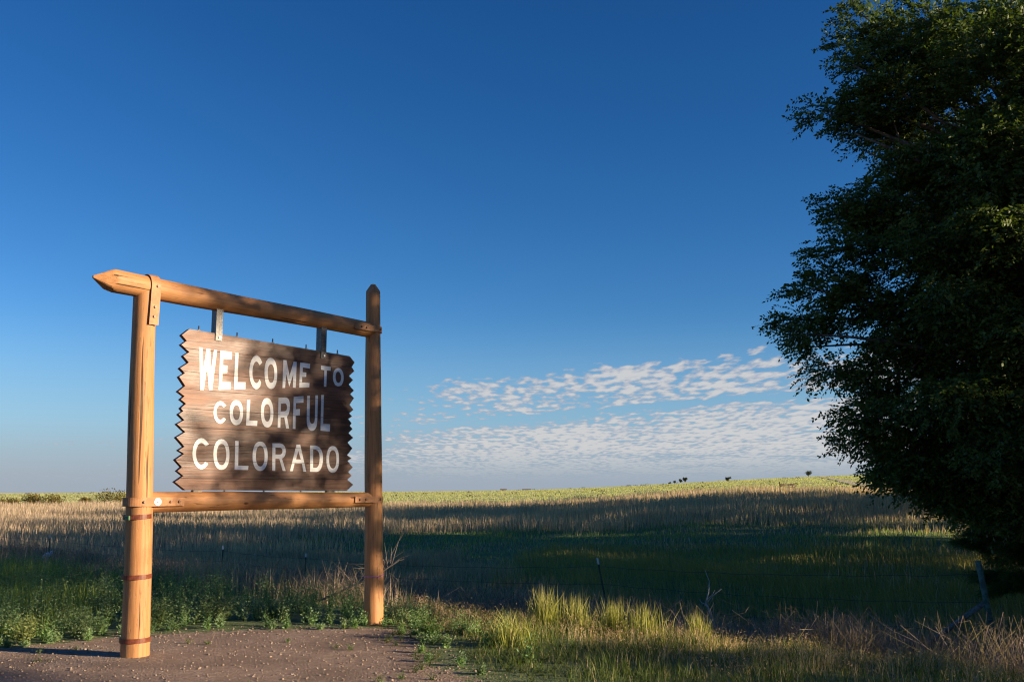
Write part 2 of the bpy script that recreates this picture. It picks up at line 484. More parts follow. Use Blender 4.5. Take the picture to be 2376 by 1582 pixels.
LETTERS=[
('W',[(0.54,3.126),(0.578,3.126),(0.597,2.898),(0.625,3.123),(0.669,3.124),(0.692,2.904),(0.715,3.121),(0.754,3.12),(0.714,2.678),(0.674,2.675),(0.64,2.923),(0.613,2.67),(0.568,2.667)],[]),
('E',[(0.794,3.119),(0.939,3.114),(0.939,3.034),(0.833,3.031),(0.833,2.96),(0.888,2.961),(0.89,2.88),(0.831,2.875),(0.829,2.775),(0.936,2.781),(0.938,2.702),(0.79,2.687)],[]),
('L',[(0.983,3.111),(1.022,3.112),(1.022,2.788),(1.125,2.796),(1.125,2.718),(0.978,2.707)],[]),
('C',[(1.332,3.034),(1.315,3.068),(1.295,3.093),(1.273,3.108),(1.25,3.111),(1.228,3.102),(1.208,3.082),(1.191,3.052),(1.178,3.014),(1.17,2.97),(1.168,2.923),(1.172,2.876),(1.18,2.831),(1.194,2.792),(1.212,2.761),(1.232,2.74),(1.255,2.729),(1.277,2.73),(1.299,2.743),(1.318,2.767),(1.327,2.812),(1.304,2.843),(1.294,2.824),(1.284,2.808),(1.272,2.798),(1.26,2.796),(1.247,2.802),(1.235,2.814),(1.225,2.833),(1.217,2.857),(1.211,2.885),(1.209,2.914),(1.209,2.944),(1.212,2.972),(1.219,2.997),(1.228,3.017),(1.238,3.031),(1.25,3.039),(1.263,3.038),(1.276,3.031),(1.287,3.016),(1.3,3.002)],[]),
('O',[(1.537,2.93),(1.538,2.883),(1.534,2.845),(1.527,2.812),(1.516,2.785),(1.502,2.764),(1.484,2.751),(1.462,2.746),(1.44,2.748),(1.421,2.759),(1.404,2.776),(1.39,2.801),(1.379,2.832),(1.372,2.869),(1.367,2.916),(1.366,2.962),(1.37,3),(1.377,3.033),(1.388,3.06),(1.402,3.081),(1.419,3.094),(1.441,3.1),(1.464,3.099),(1.483,3.088),(1.5,3.071),(1.514,3.046),(1.525,3.014),(1.533,2.977)],[[(1.499,2.925),(1.499,2.897),(1.498,2.874),(1.494,2.855),(1.488,2.839),(1.481,2.826),(1.472,2.819),(1.46,2.816),(1.448,2.817),(1.439,2.823),(1.43,2.834),(1.423,2.849),(1.417,2.868),(1.413,2.89),(1.41,2.917),(1.41,2.945),(1.411,2.968),(1.415,2.988),(1.421,3.004),(1.428,3.016),(1.437,3.024),(1.448,3.027),(1.46,3.026),(1.47,3.02),(1.479,3.009),(1.486,2.994),(1.492,2.975),(1.496,2.953)]]),
('M',[(1.615,3.093),(1.658,3.093),(1.708,2.916),(1.758,3.088),(1.802,3.087),(1.798,2.784),(1.758,2.783),(1.758,2.941),(1.708,2.791),(1.659,2.937),(1.651,2.771),(1.614,2.768)],[]),
('E',[(1.849,3.085),(1.993,3.083),(1.992,3.025),(1.89,3.03),(1.888,2.974),(1.942,2.976),(1.941,2.923),(1.884,2.918),(1.884,2.851),(1.992,2.858),(1.99,2.804),(1.847,2.789)],[]),
('T',[(2.151,3.076),(2.297,3.073),(2.296,3.026),(2.24,3.026),(2.238,2.83),(2.201,2.826),(2.203,3.025),(2.153,3.027)],[]),
('O',[(2.495,2.964),(2.495,2.937),(2.49,2.913),(2.482,2.891),(2.47,2.873),(2.456,2.859),(2.439,2.85),(2.419,2.846),(2.4,2.847),(2.382,2.854),(2.366,2.865),(2.353,2.881),(2.342,2.901),(2.335,2.924),(2.332,2.95),(2.333,2.977),(2.337,3.001),(2.345,3.023),(2.357,3.041),(2.371,3.055),(2.388,3.064),(2.407,3.068),(2.427,3.068),(2.445,3.061),(2.461,3.05),(2.474,3.034),(2.485,3.014),(2.492,2.99)],[[(2.455,2.961),(2.455,2.944),(2.453,2.93),(2.449,2.917),(2.443,2.906),(2.436,2.898),(2.427,2.893),(2.417,2.89),(2.407,2.891),(2.398,2.895),(2.39,2.902),(2.383,2.912),(2.377,2.924),(2.374,2.938),(2.372,2.954),(2.372,2.97),(2.374,2.984),(2.378,2.997),(2.383,3.008),(2.391,3.016),(2.399,3.022),(2.409,3.024),(2.419,3.023),(2.428,3.019),(2.436,3.012),(2.443,3.003),(2.449,2.99),(2.453,2.977)]]),
('C',[(0.895,2.524),(0.875,2.54),(0.856,2.556),(0.836,2.565),(0.815,2.566),(0.795,2.56),(0.776,2.546),(0.761,2.526),(0.749,2.501),(0.743,2.472),(0.741,2.442),(0.745,2.412),(0.753,2.384),(0.766,2.359),(0.783,2.34),(0.802,2.328),(0.823,2.322),(0.844,2.325),(0.863,2.335),(0.88,2.352),(0.897,2.372),(0.869,2.391),(0.856,2.383),(0.846,2.373),(0.834,2.368),(0.823,2.367),(0.811,2.37),(0.8,2.378),(0.79,2.391),(0.783,2.406),(0.778,2.424),(0.776,2.442),(0.776,2.462),(0.78,2.48),(0.786,2.495),(0.795,2.508),(0.805,2.518),(0.816,2.522),(0.828,2.522),(0.84,2.518),(0.851,2.508),(0.864,2.501)],[]),
('O',[(1.107,2.457),(1.106,2.421),(1.102,2.392),(1.094,2.366),(1.082,2.346),(1.068,2.33),(1.05,2.321),(1.028,2.316),(1.006,2.318),(0.988,2.327),(0.972,2.341),(0.959,2.36),(0.949,2.384),(0.942,2.412),(0.939,2.448),(0.939,2.484),(0.944,2.513),(0.951,2.538),(0.963,2.559),(0.977,2.575),(0.995,2.585),(1.016,2.589),(1.039,2.587),(1.057,2.579),(1.073,2.566),(1.086,2.546),(1.096,2.522),(1.103,2.493)],[[(1.067,2.456),(1.067,2.434),(1.065,2.417),(1.061,2.402),(1.055,2.39),(1.047,2.381),(1.038,2.375),(1.027,2.372),(1.015,2.374),(1.006,2.378),(0.998,2.387),(0.991,2.398),(0.986,2.413),(0.982,2.43),(0.98,2.451),(0.98,2.473),(0.982,2.49),(0.986,2.505),(0.992,2.517),(0.999,2.526),(1.008,2.532),(1.02,2.535),(1.031,2.534),(1.041,2.529),(1.049,2.521),(1.056,2.509),(1.061,2.494),(1.065,2.477)]]),
('L',[(1.152,2.602),(1.192,2.605),(1.191,2.376),(1.296,2.376),(1.294,2.318),(1.152,2.319)],[]),
('O',[(1.503,2.478),(1.503,2.434),(1.5,2.398),(1.492,2.368),(1.482,2.343),(1.468,2.325),(1.451,2.313),(1.429,2.308),(1.408,2.311),(1.389,2.321),(1.374,2.338),(1.36,2.362),(1.35,2.391),(1.342,2.426),(1.338,2.469),(1.338,2.512),(1.341,2.547),(1.348,2.578),(1.359,2.603),(1.372,2.622),(1.389,2.634),(1.411,2.639),(1.432,2.637),(1.451,2.627),(1.467,2.61),(1.48,2.586),(1.491,2.557),(1.498,2.522)],[[(1.464,2.475),(1.464,2.449),(1.462,2.428),(1.458,2.41),(1.453,2.396),(1.446,2.385),(1.437,2.378),(1.425,2.375),(1.414,2.377),(1.404,2.382),(1.396,2.393),(1.388,2.407),(1.383,2.424),(1.379,2.445),(1.377,2.47),(1.376,2.496),(1.378,2.517),(1.381,2.535),(1.387,2.55),(1.394,2.561),(1.403,2.568),(1.415,2.571),(1.426,2.569),(1.436,2.563),(1.444,2.553),(1.452,2.539),(1.457,2.522),(1.461,2.501)]]),
('R',[(1.566,2.652),(1.657,2.663),(1.675,2.661),(1.689,2.656),(1.701,2.647),(1.71,2.635),(1.717,2.619),(1.722,2.601),(1.723,2.579),(1.724,2.56),(1.723,2.534),(1.72,2.511),(1.715,2.49),(1.708,2.472),(1.699,2.457),(1.688,2.444),(1.723,2.309),(1.682,2.309),(1.651,2.433),(1.602,2.43),(1.603,2.313),(1.566,2.312)],[[(1.6,2.587),(1.656,2.593),(1.666,2.591),(1.673,2.586),(1.679,2.579),(1.683,2.568),(1.684,2.554),(1.685,2.542),(1.683,2.53),(1.679,2.52),(1.673,2.512),(1.665,2.507),(1.656,2.504),(1.6,2.499)]]),
('F',[(1.773,2.678),(1.911,2.695),(1.913,2.619),(1.808,2.607),(1.807,2.536),(1.866,2.543),(1.867,2.468),(1.808,2.463),(1.811,2.308),(1.772,2.308)],[]),
('U',[(1.962,2.701),(2.001,2.704),(2.006,2.461),(2.006,2.435),(2.009,2.418),(2.013,2.403),(2.019,2.393),(2.026,2.385),(2.035,2.38),(2.045,2.379),(2.048,2.379),(2.057,2.382),(2.065,2.388),(2.072,2.397),(2.077,2.409),(2.08,2.424),(2.082,2.442),(2.08,2.716),(2.119,2.719),(2.118,2.421),(2.117,2.409),(2.115,2.383),(2.111,2.361),(2.104,2.342),(2.096,2.326),(2.086,2.314),(2.075,2.305),(2.061,2.299),(2.046,2.297),(2.042,2.297),(2.026,2.299),(2.012,2.305),(2,2.313),(1.99,2.326),(1.981,2.341),(1.974,2.36),(1.969,2.382),(1.966,2.408)],[]),
('L',[(2.166,2.725),(2.204,2.729),(2.204,2.385),(2.307,2.386),(2.304,2.299),(2.167,2.304)],[]),
('C',[(0.701,2.096),(0.679,2.122),(0.656,2.144),(0.631,2.157),(0.605,2.159),(0.58,2.152),(0.556,2.135),(0.537,2.109),(0.523,2.077),(0.515,2.039),(0.512,1.999),(0.516,1.959),(0.527,1.921),(0.542,1.888),(0.563,1.861),(0.586,1.842),(0.612,1.832),(0.638,1.833),(0.662,1.843),(0.684,1.863),(0.703,1.891),(0.665,1.911),(0.653,1.895),(0.64,1.884),(0.625,1.879),(0.61,1.881),(0.596,1.889),(0.582,1.903),(0.571,1.922),(0.562,1.945),(0.556,1.971),(0.553,1.998),(0.555,2.026),(0.559,2.051),(0.568,2.073),(0.578,2.091),(0.591,2.103),(0.606,2.109),(0.621,2.108),(0.636,2.102),(0.649,2.088),(0.666,2.077)],[]),
('O',[(0.957,1.995),(0.957,1.951),(0.952,1.916),(0.942,1.886),(0.929,1.862),(0.912,1.844),(0.891,1.833),(0.866,1.829),(0.84,1.832),(0.818,1.843),(0.8,1.86),(0.785,1.883),(0.773,1.913),(0.765,1.947),(0.76,1.99),(0.761,2.033),(0.765,2.068),(0.775,2.098),(0.788,2.122),(0.805,2.141),(0.825,2.152),(0.851,2.157),(0.877,2.154),(0.898,2.144),(0.917,2.127),(0.933,2.103),(0.945,2.073),(0.953,2.038)],[[(0.917,1.994),(0.917,1.964),(0.914,1.94),(0.909,1.919),(0.901,1.902),(0.891,1.89),(0.879,1.882),(0.864,1.879),(0.849,1.882),(0.836,1.889),(0.825,1.901),(0.816,1.917),(0.809,1.938),(0.804,1.962),(0.801,1.992),(0.801,2.021),(0.804,2.046),(0.809,2.066),(0.817,2.083),(0.827,2.096),(0.839,2.104),(0.854,2.107),(0.869,2.104),(0.882,2.097),(0.893,2.085),(0.902,2.069),(0.909,2.048),(0.914,2.024)]]),
('L',[(1.022,2.145),(1.065,2.144),(1.07,1.877),(1.201,1.876),(1.198,1.831),(1.027,1.832)],[]),
('O',[(1.447,1.987),(1.446,1.944),(1.441,1.909),(1.431,1.879),(1.418,1.855),(1.4,1.837),(1.38,1.826),(1.354,1.822),(1.327,1.825),(1.306,1.836),(1.287,1.853),(1.272,1.877),(1.26,1.906),(1.252,1.94),(1.248,1.983),(1.249,2.026),(1.254,2.06),(1.263,2.09),(1.277,2.114),(1.294,2.132),(1.315,2.144),(1.341,2.148),(1.367,2.146),(1.389,2.136),(1.407,2.118),(1.423,2.095),(1.435,2.065),(1.443,2.03)],[[(1.405,1.988),(1.405,1.958),(1.402,1.933),(1.397,1.912),(1.389,1.895),(1.379,1.883),(1.368,1.875),(1.353,1.872),(1.338,1.875),(1.326,1.882),(1.315,1.894),(1.306,1.911),(1.299,1.931),(1.294,1.955),(1.292,1.985),(1.292,2.015),(1.295,2.04),(1.3,2.061),(1.308,2.078),(1.317,2.09),(1.329,2.098),(1.344,2.101),(1.359,2.099),(1.371,2.092),(1.382,2.08),(1.391,2.063),(1.398,2.042),(1.403,2.018)]]),
('R',[(1.502,2.134),(1.6,2.137),(1.622,2.134),(1.641,2.128),(1.656,2.118),(1.668,2.106),(1.677,2.09),(1.683,2.072),(1.686,2.05),(1.686,2.042),(1.685,2.024),(1.681,2.008),(1.674,1.994),(1.665,1.982),(1.653,1.972),(1.638,1.965),(1.694,1.826),(1.653,1.827),(1.602,1.962),(1.55,1.963),(1.552,1.826),(1.512,1.827)],[[(1.545,2.088),(1.597,2.088),(1.613,2.086),(1.625,2.081),(1.634,2.074),(1.639,2.063),(1.641,2.049),(1.642,2.045),(1.64,2.033),(1.635,2.023),(1.626,2.016),(1.615,2.011),(1.6,2.01),(1.548,2.01)]]),
('A',[(1.831,2.129),(1.883,2.131),(1.979,1.822),(1.938,1.821),(1.914,1.913),(1.813,1.915),(1.791,1.825),(1.752,1.825)],[[(1.86,2.059),(1.897,1.96),(1.831,1.96)]]),
('D',[(2.023,2.126),(2.096,2.127),(2.123,2.123),(2.146,2.114),(2.166,2.101),(2.182,2.085),(2.195,2.065),(2.205,2.04),(2.211,2.012),(2.214,1.981),(2.214,1.973),(2.212,1.938),(2.207,1.907),(2.199,1.881),(2.189,1.86),(2.177,1.844),(2.162,1.831),(2.145,1.824),(2.126,1.821),(2.032,1.822)],[[(2.069,2.082),(2.098,2.081),(2.119,2.074),(2.136,2.063),(2.149,2.049),(2.159,2.03),(2.164,2.007),(2.167,1.98),(2.167,1.976),(2.164,1.943),(2.159,1.916),(2.151,1.895),(2.14,1.88),(2.126,1.87),(2.11,1.867),(2.075,1.868)]]),
('O',[(2.453,1.973),(2.452,1.931),(2.447,1.897),(2.437,1.869),(2.424,1.845),(2.407,1.828),(2.387,1.817),(2.362,1.813),(2.337,1.817),(2.317,1.827),(2.3,1.844),(2.285,1.867),(2.274,1.895),(2.267,1.928),(2.264,1.969),(2.265,2.011),(2.27,2.044),(2.279,2.073),(2.292,2.097),(2.309,2.114),(2.328,2.125),(2.353,2.13),(2.378,2.127),(2.399,2.117),(2.417,2.1),(2.431,2.077),(2.442,2.049),(2.45,2.015)],[[(2.414,1.973),(2.414,1.944),(2.411,1.921),(2.405,1.901),(2.398,1.885),(2.388,1.874),(2.376,1.866),(2.362,1.864),(2.347,1.866),(2.335,1.873),(2.325,1.884),(2.317,1.9),(2.31,1.919),(2.306,1.942),(2.304,1.971),(2.304,1.999),(2.307,2.022),(2.312,2.042),(2.32,2.058),(2.33,2.07),(2.341,2.077),(2.356,2.08),(2.37,2.078),(2.382,2.071),(2.393,2.06),(2.401,2.044),(2.408,2.024),(2.412,2.001)]]),
]

# ------------------------------------------------------------------ timber sign frame
FRAME_AT = np.array([-3.7413, 10.1457, 0.0])
FRAME_RZ = math.atan2(0.74467, 0.66743)
SPAN = 3.06
frame = empty('sign_frame', FRAME_AT, FRAME_RZ,
              label='rustic frame of round orange log posts and crossbeams holding the brown welcome sign', cat='sign frame')


def log_part(name, a, b, r0, r1, parent, seed, pts=((None, None),), nseg=36, nring=60, label=None):
    """tapered round log from a to b; pts = (length, tip half width) of a four-facet hewn point at start / end"""
    a, b = np.array(a, float), np.array(b, float)
    L = np.linalg.norm(b - a)
    g = np.random.default_rng(seed)
    ph = g.random(8) * 6.28
    (p0, w0), (p1, w1) = pts if len(pts) == 2 else ((None, None), (None, None))
    zs = set(np.linspace(0, L, nring))
    if p0: zs |= set(np.linspace(0, p0 * 1.6, 16))
    if p1: zs |= set(np.linspace(L - p1 * 1.6, L, 16))
    zs = np.array(sorted(zs))
    V, F = [], []
    for z in zs:
        t = z / L
        R = r0 + (r1 - r0) * t
        R *= 1 + 0.012 * math.sin(z * 2.1 + ph[0]) + 0.008 * math.sin(z * 5.3 + ph[1])
        cx = 0.006 * math.sin(z * 1.1 + ph[2]) * min(1, z) * min(1, L - z)
        cy = 0.006 * math.sin(z * 1.4 + ph[3]) * min(1, z) * min(1, L - z)
        for j in range(nseg):
            th = 2 * math.pi * j / nseg
            r = R * (1 + 0.012 * math.sin(2 * th + ph[4] + z) + 0.009 * math.sin(5 * th + ph[5] + 0.7 * z)
                     + 0.006 * math.sin(9 * th + ph[6] - 1.3 * z))
            m = max(abs(math.cos(th)), abs(math.sin(th)))
            if p0: r = min(r, (w0 + (R * 1.02 - w0) * z / p0) / m)
            if p1: r = min(r, (w1 + (R * 1.02 - w1) * (L - z) / p1) / m)
            V.append((cx + r * math.cos(th), cy + r * math.sin(th), z))
    k = len(zs)
    for i in range(k - 1):
        for j in range(nseg):
            j2 = (j + 1) % nseg
            F.append((i * nseg + j, i * nseg + j2, (i + 1) * nseg + j2, (i + 1) * nseg + j))
    F.append(tuple(range(nseg))[::-1])
    F.append(tuple((k - 1) * nseg + j for j in range(nseg)))
    o = pymesh(name, V, F, M_LOG, parent, True)
    me = o.data
    try:
        me.set_sharp_from_angle(angle=math.radians(28))
    except Exception:
        pass
    d = Vector(b - a).normalized()
    o.rotation_mode = 'QUATERNION'
    o.rotation_quaternion = d.to_track_quat('Z', 'Y')
    o.location = Vector(a)
    if label: o['label'] = label
    return o


log_part('post', (0.008, 0, -0.35), (-0.088, 0, 3.66), 0.143, 0.112, frame, 1, label='thick left post ringed by rust-red bands')
log_part('post', (SPAN + 0.016, 0, -0.45), (2.964, 0, 4.19), 0.122, 0.090, frame, 2,
         pts=((None, None), (0.135, 0.022)), label='slimmer right post with hewn point')
log_part('crossbeam', (-0.645, 0, 3.716), (3.02, 0, 3.594), 0.121, 0.093, frame, 3,
         pts=((0.22, 0.012), (None, None)), label='top beam with hewn point')
log_part('crossbeam', (0.0, 0, 1.492), (3.07, 0, 1.494), 0.104, 0.088, frame, 4, label='lower beam under the sign board')


def strip(name, path, width_dir, width, thick_dirs, thick, mat, parent, bev=0.003):
    """flat bar swept along path; width along width_dir, thickness outward along thick_dirs"""
    P = np.asarray(path, float)
    W = np.asarray(width_dir, float) * width / 2
    V, F = [], []
    for p, n in zip(P, thick_dirs):
        n = np.asarray(n, float)
        n = n / np.linalg.norm(n) * thick
        V += [p - W, p + W, p + W + n, p - W + n]
    k = len(P)
    for i in range(k - 1):
        for j in range(4):
            F.append((i * 4 + j, i * 4 + (j + 1) % 4, (i + 1) * 4 + (j + 1) % 4, (i + 1) * 4 + j))
    F += [(0, 1, 2, 3), (4 * k - 4, 4 * k - 1, 4 * k - 2, 4 * k - 3)]
    o = pymesh(name, V, F, mat, parent)
    bm = bmesh.new(); bm.from_mesh(o.data)
    bmesh.ops.recalc_face_normals(bm, faces=bm.faces); bm.to_mesh(o.data); bm.free()
    return o


def bolt(parent, at, axis, r=0.014, h=0.014, mat=None, hexa=True, name='bolt'):
    bm = bmesh.new()
    seg = 6 if hexa else 14
    bmesh.ops.create_cone(bm, cap_ends=True, segments=seg, radius1=r, radius2=r * 0.86, depth=h)
    o = bm_obj(name, bm, mat or M_BOLT, parent)
    ax = Vector(axis).normalized()
    o.rotation_mode = 'QUATERNION'
    o.rotation_quaternion = ax.to_track_quat('Z', 'Y')
    o.location = Vector(at) + ax * h * 0.5
    return o


# inverted U strap over the top beam and down the left post
path, nrm = [], []
bx, bz, br = -0.035, 3.697, 0.126
for z in np.linspace(3.29, bz, 5):
    path.append((bx - 0.010 + 0.010 * (z - 3.29) / 0.4, -br, z)); nrm.append((0, -1, 0))
for a in np.linspace(0, math.pi, 16)[1:]:
    path.append((bx, -br * math.cos(a), bz + br * math.sin(a))); nrm.append((0, -math.cos(a), math.sin(a)))
for z in np.linspace(bz, 3.29, 5)[1:]:
    path.append((bx, br, z)); nrm.append((0, 1, 0))
s = strip('bracket', path, (1, 0, 0), 0.102, nrm, 0.008, M_BRACKET, frame)
s['label'] = 'strap bent over the top beam and down the left post'
for z, x in ((3.695, -0.02), (3.475, -0.04), (3.375, -0.045)):
    bolt(s, (x, -br - 0.008, z), (0, -1, 0), 0.016, 0.014)


def side_bracket(xa, za, xb, ya, rb, sgn, label, height, bolts, turn=1.9):
    """flat bar on the front of a beam that wraps round the post at xb; sgn = +1 right post, -1 left post"""
    path, nrm = [], []
    for t in np.linspace(0, 1, 8):
        path.append((xa + (xb - xa) * t, -(ya + (rb - ya) * t), za)); nrm.append((0, -1, 0))
    for a in np.linspace(0, turn, 14)[1:]:
        path.append((xb + sgn * rb * math.sin(a), -rb * math.cos(a), za)); nrm.append((sgn * math.sin(a), -math.cos(a), 0))
    s = strip('bracket', path, (0, 0, 1), height, nrm, 0.008, M_BRACKET, frame)
    s['label'] = label
    for x in bolts:
        t = min(1, max(0, (x - xa) / (xb - xa)))
        bolt(s, (x, -(ya + (rb - ya) * t) - 0.008, za), (0, -1, 0), 0.015, 0.016)
    return s


side_bracket(2.60, 3.604, 2.975, 0.101, 0.104, 1, 'strap joining the top beam to the right post', 0.075, (2.70, 2.785, 3.0))
side_bracket(2.66, 1.496, 3.024, 0.096, 0.113, 1, 'strap joining the lower beam to the right post', 0.075, (2.73, 2.82, 3.04))
s = side_bracket(0.40, 1.497, -0.045, 0.108, 0.140, -1, 'strap joining the lower beam to the left post', 0.088,
                 (0.34, 0.24, -0.06), turn=2.2)
# round white marker disc screwed to that strap
bm = bmesh.new()
bmesh.ops.create_cone(bm, cap_ends=True, segments=32, radius1=0.040, radius2=0.038, depth=0.006)
d = bm_obj('marker_disc', bm, M_WHITE, s)
d.rotation_euler = (math.pi / 2, 0, 0)
d.location = (0.090, -0.143, 1.497)
bm = bmesh.new()
box_geo(bm, -0.011, 0.011, -0.002, 0.0, -0.005, 0.006)
dd = bm_obj('marker_mark', bm, M_BOLT, s)
dd.location = (0.086, -0.147, 1.494)


def band(z, x, r, h, tilt, mat, name, label=None, thick=0.005):
    V, F = [], []
    n = 40
    for rr, zz in ((r, -h / 2), (r + thick, -h / 2), (r + thick, h / 2), (r, h / 2)):
        for j in range(n):
            a = 2 * math.pi * j / n
            V.append((rr * math.cos(a), rr * math.sin(a), zz))
    for k in range(4):
        for j in range(n):
            F.append((k * n + j, k * n + (j + 1) % n, ((k + 1) % 4) * n + (j + 1) % n, ((k + 1) % 4) * n + j))
    o = pymesh(name, V, F, mat, frame, False)
    o.location = (x, 0, z)
    o.rotation_euler = (0.0, -tilt, 0)
    if label: o['label'] = label
    return o


b1 = band(1.352, -0.042, 0.1365, 0.045, 0.05, M_RUST, 'metal_band', 'upper rust-red band with a green buckle')
bm = bmesh.new()
box_geo(bm, -0.012, 0.012, -0.028, 0.028, -0.022, 0.022, 0.004)
k = bm_obj('buckle', bm, M_GREEN, b1)
k.location = (-0.134, -0.052, -0.004)
k.rotation_euler = (0, 0, 0.35)
band(0.765, -0.021, 0.1405, 0.045, 0.03, M_RUST, 'metal_band', 'middle rust-red band')
band(0.155, -0.003, 0.1445, 0.046, 0.012, M_RUST, 'metal_band', 'lowest rust-red band')
tw = band(0.575, SPAN - 0.013, 0.1185, 0.012, 0.03, M_TWINE, 'twine', None, 0.005)
V, F = join_geo([tube([(0.0, -0.122, 0.0), (-0.02, -0.14, -0.02), (-0.045, -0.135, -0.05)], (0.003, 0.003, 0.001), 5),
                 tube([(0.0, -0.122, 0.0), (0.03, -0.14, 0.015), (0.05, -0.138, 0.04)], (0.003, 0.003, 0.001), 5),
                 tube([(-0.015, -0.125, -0.008), (0, -0.135, 0.004), (0.015, -0.125, -0.006)], 0.005, 6)])
kn = pymesh('knot', V, F, M_TWINE, tw)
tw.parent = None
tw.matrix_world = Matrix.Translation(Vector(FRAME_AT)) @ Matrix.Rotation(FRAME_RZ, 4, 'Z') @ \
    Matrix.Translation((SPAN - 0.013, 0, 0.575)) @ Matrix.Rotation(-0.03, 4, 'Y')
tag(tw, 'thin pink twine knotted round the lower part of the right post', 'twine')

# ------------------------------------------------------------------ sign board of horizontal planks
board = empty('welcome_sign', FRAME_AT, FRAME_RZ,
              label='brown plank sign board with saw-toothed ends and white lettering WELCOME TO COLORFUL COLORADO', cat='sign')
FRONT, BACK = -0.035, 0.022
zl, zr = np.array([p[1] for p in LEFT_EDGE]), np.array([p[1] for p in RIGHT_EDGE])


def edge_at(edge, z):
    pts = sorted(((p[1], p[0]) for p in edge))
    return float(np.interp(z, [p[0] for p in pts], [p[1] for p in pts]))


def between(edge, z0, z1):
    return [(p[0], p[1]) for p in sorted(edge, key=lambda q: q[1]) if z0 + 0.006 < p[1] < z1 - 0.006]


cuts = [None] + SEAMS + [None]
for i in range(len(cuts) - 1):
    top, bot = cuts[i], cuts[i + 1]
    lt, rt = (LEFT_EDGE[0], RIGHT_EDGE[0]) if top is None else ((edge_at(LEFT_EDGE, top), top), (edge_at(RIGHT_EDGE, top), top))
    lb, rb_ = (LEFT_EDGE[-1], RIGHT_EDGE[-1]) if bot is None else ((edge_at(LEFT_EDGE, bot), bot), (edge_at(RIGHT_EDGE, bot), bot))
    ring = [lt] + between(LEFT_EDGE, lb[1], lt[1])[::-1] + [lb, rb_] + between(RIGHT_EDGE, rb_[1], rt[1]) + [rt]
    gap, ch, g2 = 0.0004, 0.0022, 0.005
    def inset(p, d):
        z = p[1]
        if top is not None and p[1] > top - 1e-6: z = p[1] - d
        if bot is not None and p[1] < bot + 1e-6: z = p[1] + d
        return (p[0], z)
    lift = random.uniform(-0.0015, 0.0015)
    n = len(ring)
    V = [(inset(p, ch)[0], FRONT + lift, inset(p, ch)[1]) for p in ring]
    V += [(inset(p, gap)[0], FRONT + g2, inset(p, gap)[1]) for p in ring]
    V += [(inset(p, gap)[0], BACK, inset(p, gap)[1]) for p in ring]
    F = [tuple(range(n)), tuple(range(2 * n, 3 * n))[::-1]]
    for k in (0, 1):
        for j in range(n):
            F.append((k * n + j, (k + 1) * n + j, (k + 1) * n + (j + 1) % n, k * n + (j + 1) % n))
    o = pymesh('plank', V, F, M_PLANK, board)
    bm = bmesh.new(); bm.from_mesh(o.data)
    bmesh.ops.recalc_face_normals(bm, faces=bm.faces); bm.to_mesh(o.data); bm.free()


def clip_poly(poly, z0, z1):
    for lim, sg in ((z0, 1), (z1, -1)):
        out = []
        for (p, q) in zip(poly, poly[1:] + poly[:1]):
            ip, iq = sg * (p[1] - lim) >= 0, sg * (q[1] - lim) >= 0
            if ip: out.append(p)
            if ip != iq:
                t = (lim - p[1]) / (q[1] - p[1])
                out.append((p[0] + t * (q[0] - p[0]), lim))
        poly = out
        if len(poly) < 3: return []
    return poly


bands = [(-1.0, SEAMS[-1])] + [(SEAMS[i + 1], SEAMS[i]) for i in range(len(SEAMS) - 1)] + [(SEAMS[0], 9.0)]
for ch_, outer, holes in LETTERS:
    loops = [[Vector((p[0], p[1], 0)) for p in outer]] + [[Vector((p[0], p[1], 0)) for p in h] for h in holes]
    flat = [p for lp in loops for p in lp]
    V, F = [], []
    for tri in tessellate_polygon(loops):
        pts = [(flat[i][0], flat[i][1]) for i in tri]
        if (pts[1][0]-pts[0][0])*(pts[2][1]-pts[0][1]) - (pts[2][0]-pts[0][0])*(pts[1][1]-pts[0][1]) < 0:
            pts = pts[::-1]
        for z0, z1 in bands:
            q = clip_poly(pts, z0 + 0.0014, z1 - 0.0014)
            if len(q) >= 3:
                b = len(V)
                V += [(p[0], FRONT - 0.0035, p[1]) for p in q]
                F.append(tuple(range(b, b + len(q))))
    pymesh('letter', V, F, M_PAINT, board)['label'] = 'white letter ' + ch_

# threaded rods standing proud of the top edge, with nuts
for x, z in ((0.539, 3.318), (1.013, 3.293), (1.482, 3.280), (1.950, 3.259), (2.414, 3.243)):
    z = 3.3118 + (x - 0.4178) / (2.5854 - 0.4178) * (3.2306 - 3.3118)
    V, F = tube([(x, -0.008, z - 0.02), (x, -0.008, z + 0.055)], 0.0075, 10)
    r_ = pymesh('rod', V, F, M_STEEL, board)
    bolt(r_, (x, -0.008, z), (0, 0, 1), 0.017, 0.014, M_ZINC, name='nut')
# threaded rod ends and spacer blocks under the bottom edge
for x in (0.93, 1.43, 1.93):
    V, F = tube([(x, -0.008, 1.55 + 0.04), (x, -0.008, 1.632)], 0.009, 8)
    pymesh('rod', V, F, M_STEEL, board)
for x in (0.60, 2.35):
    bm = bmesh.new()
    box_geo(bm, x - 0.055, x + 0.055, FRONT + 0.004, BACK - 0.002, 1.583, 1.618, 0.003)
    bm_obj('spacer_block', bm, M_STEEL, board)
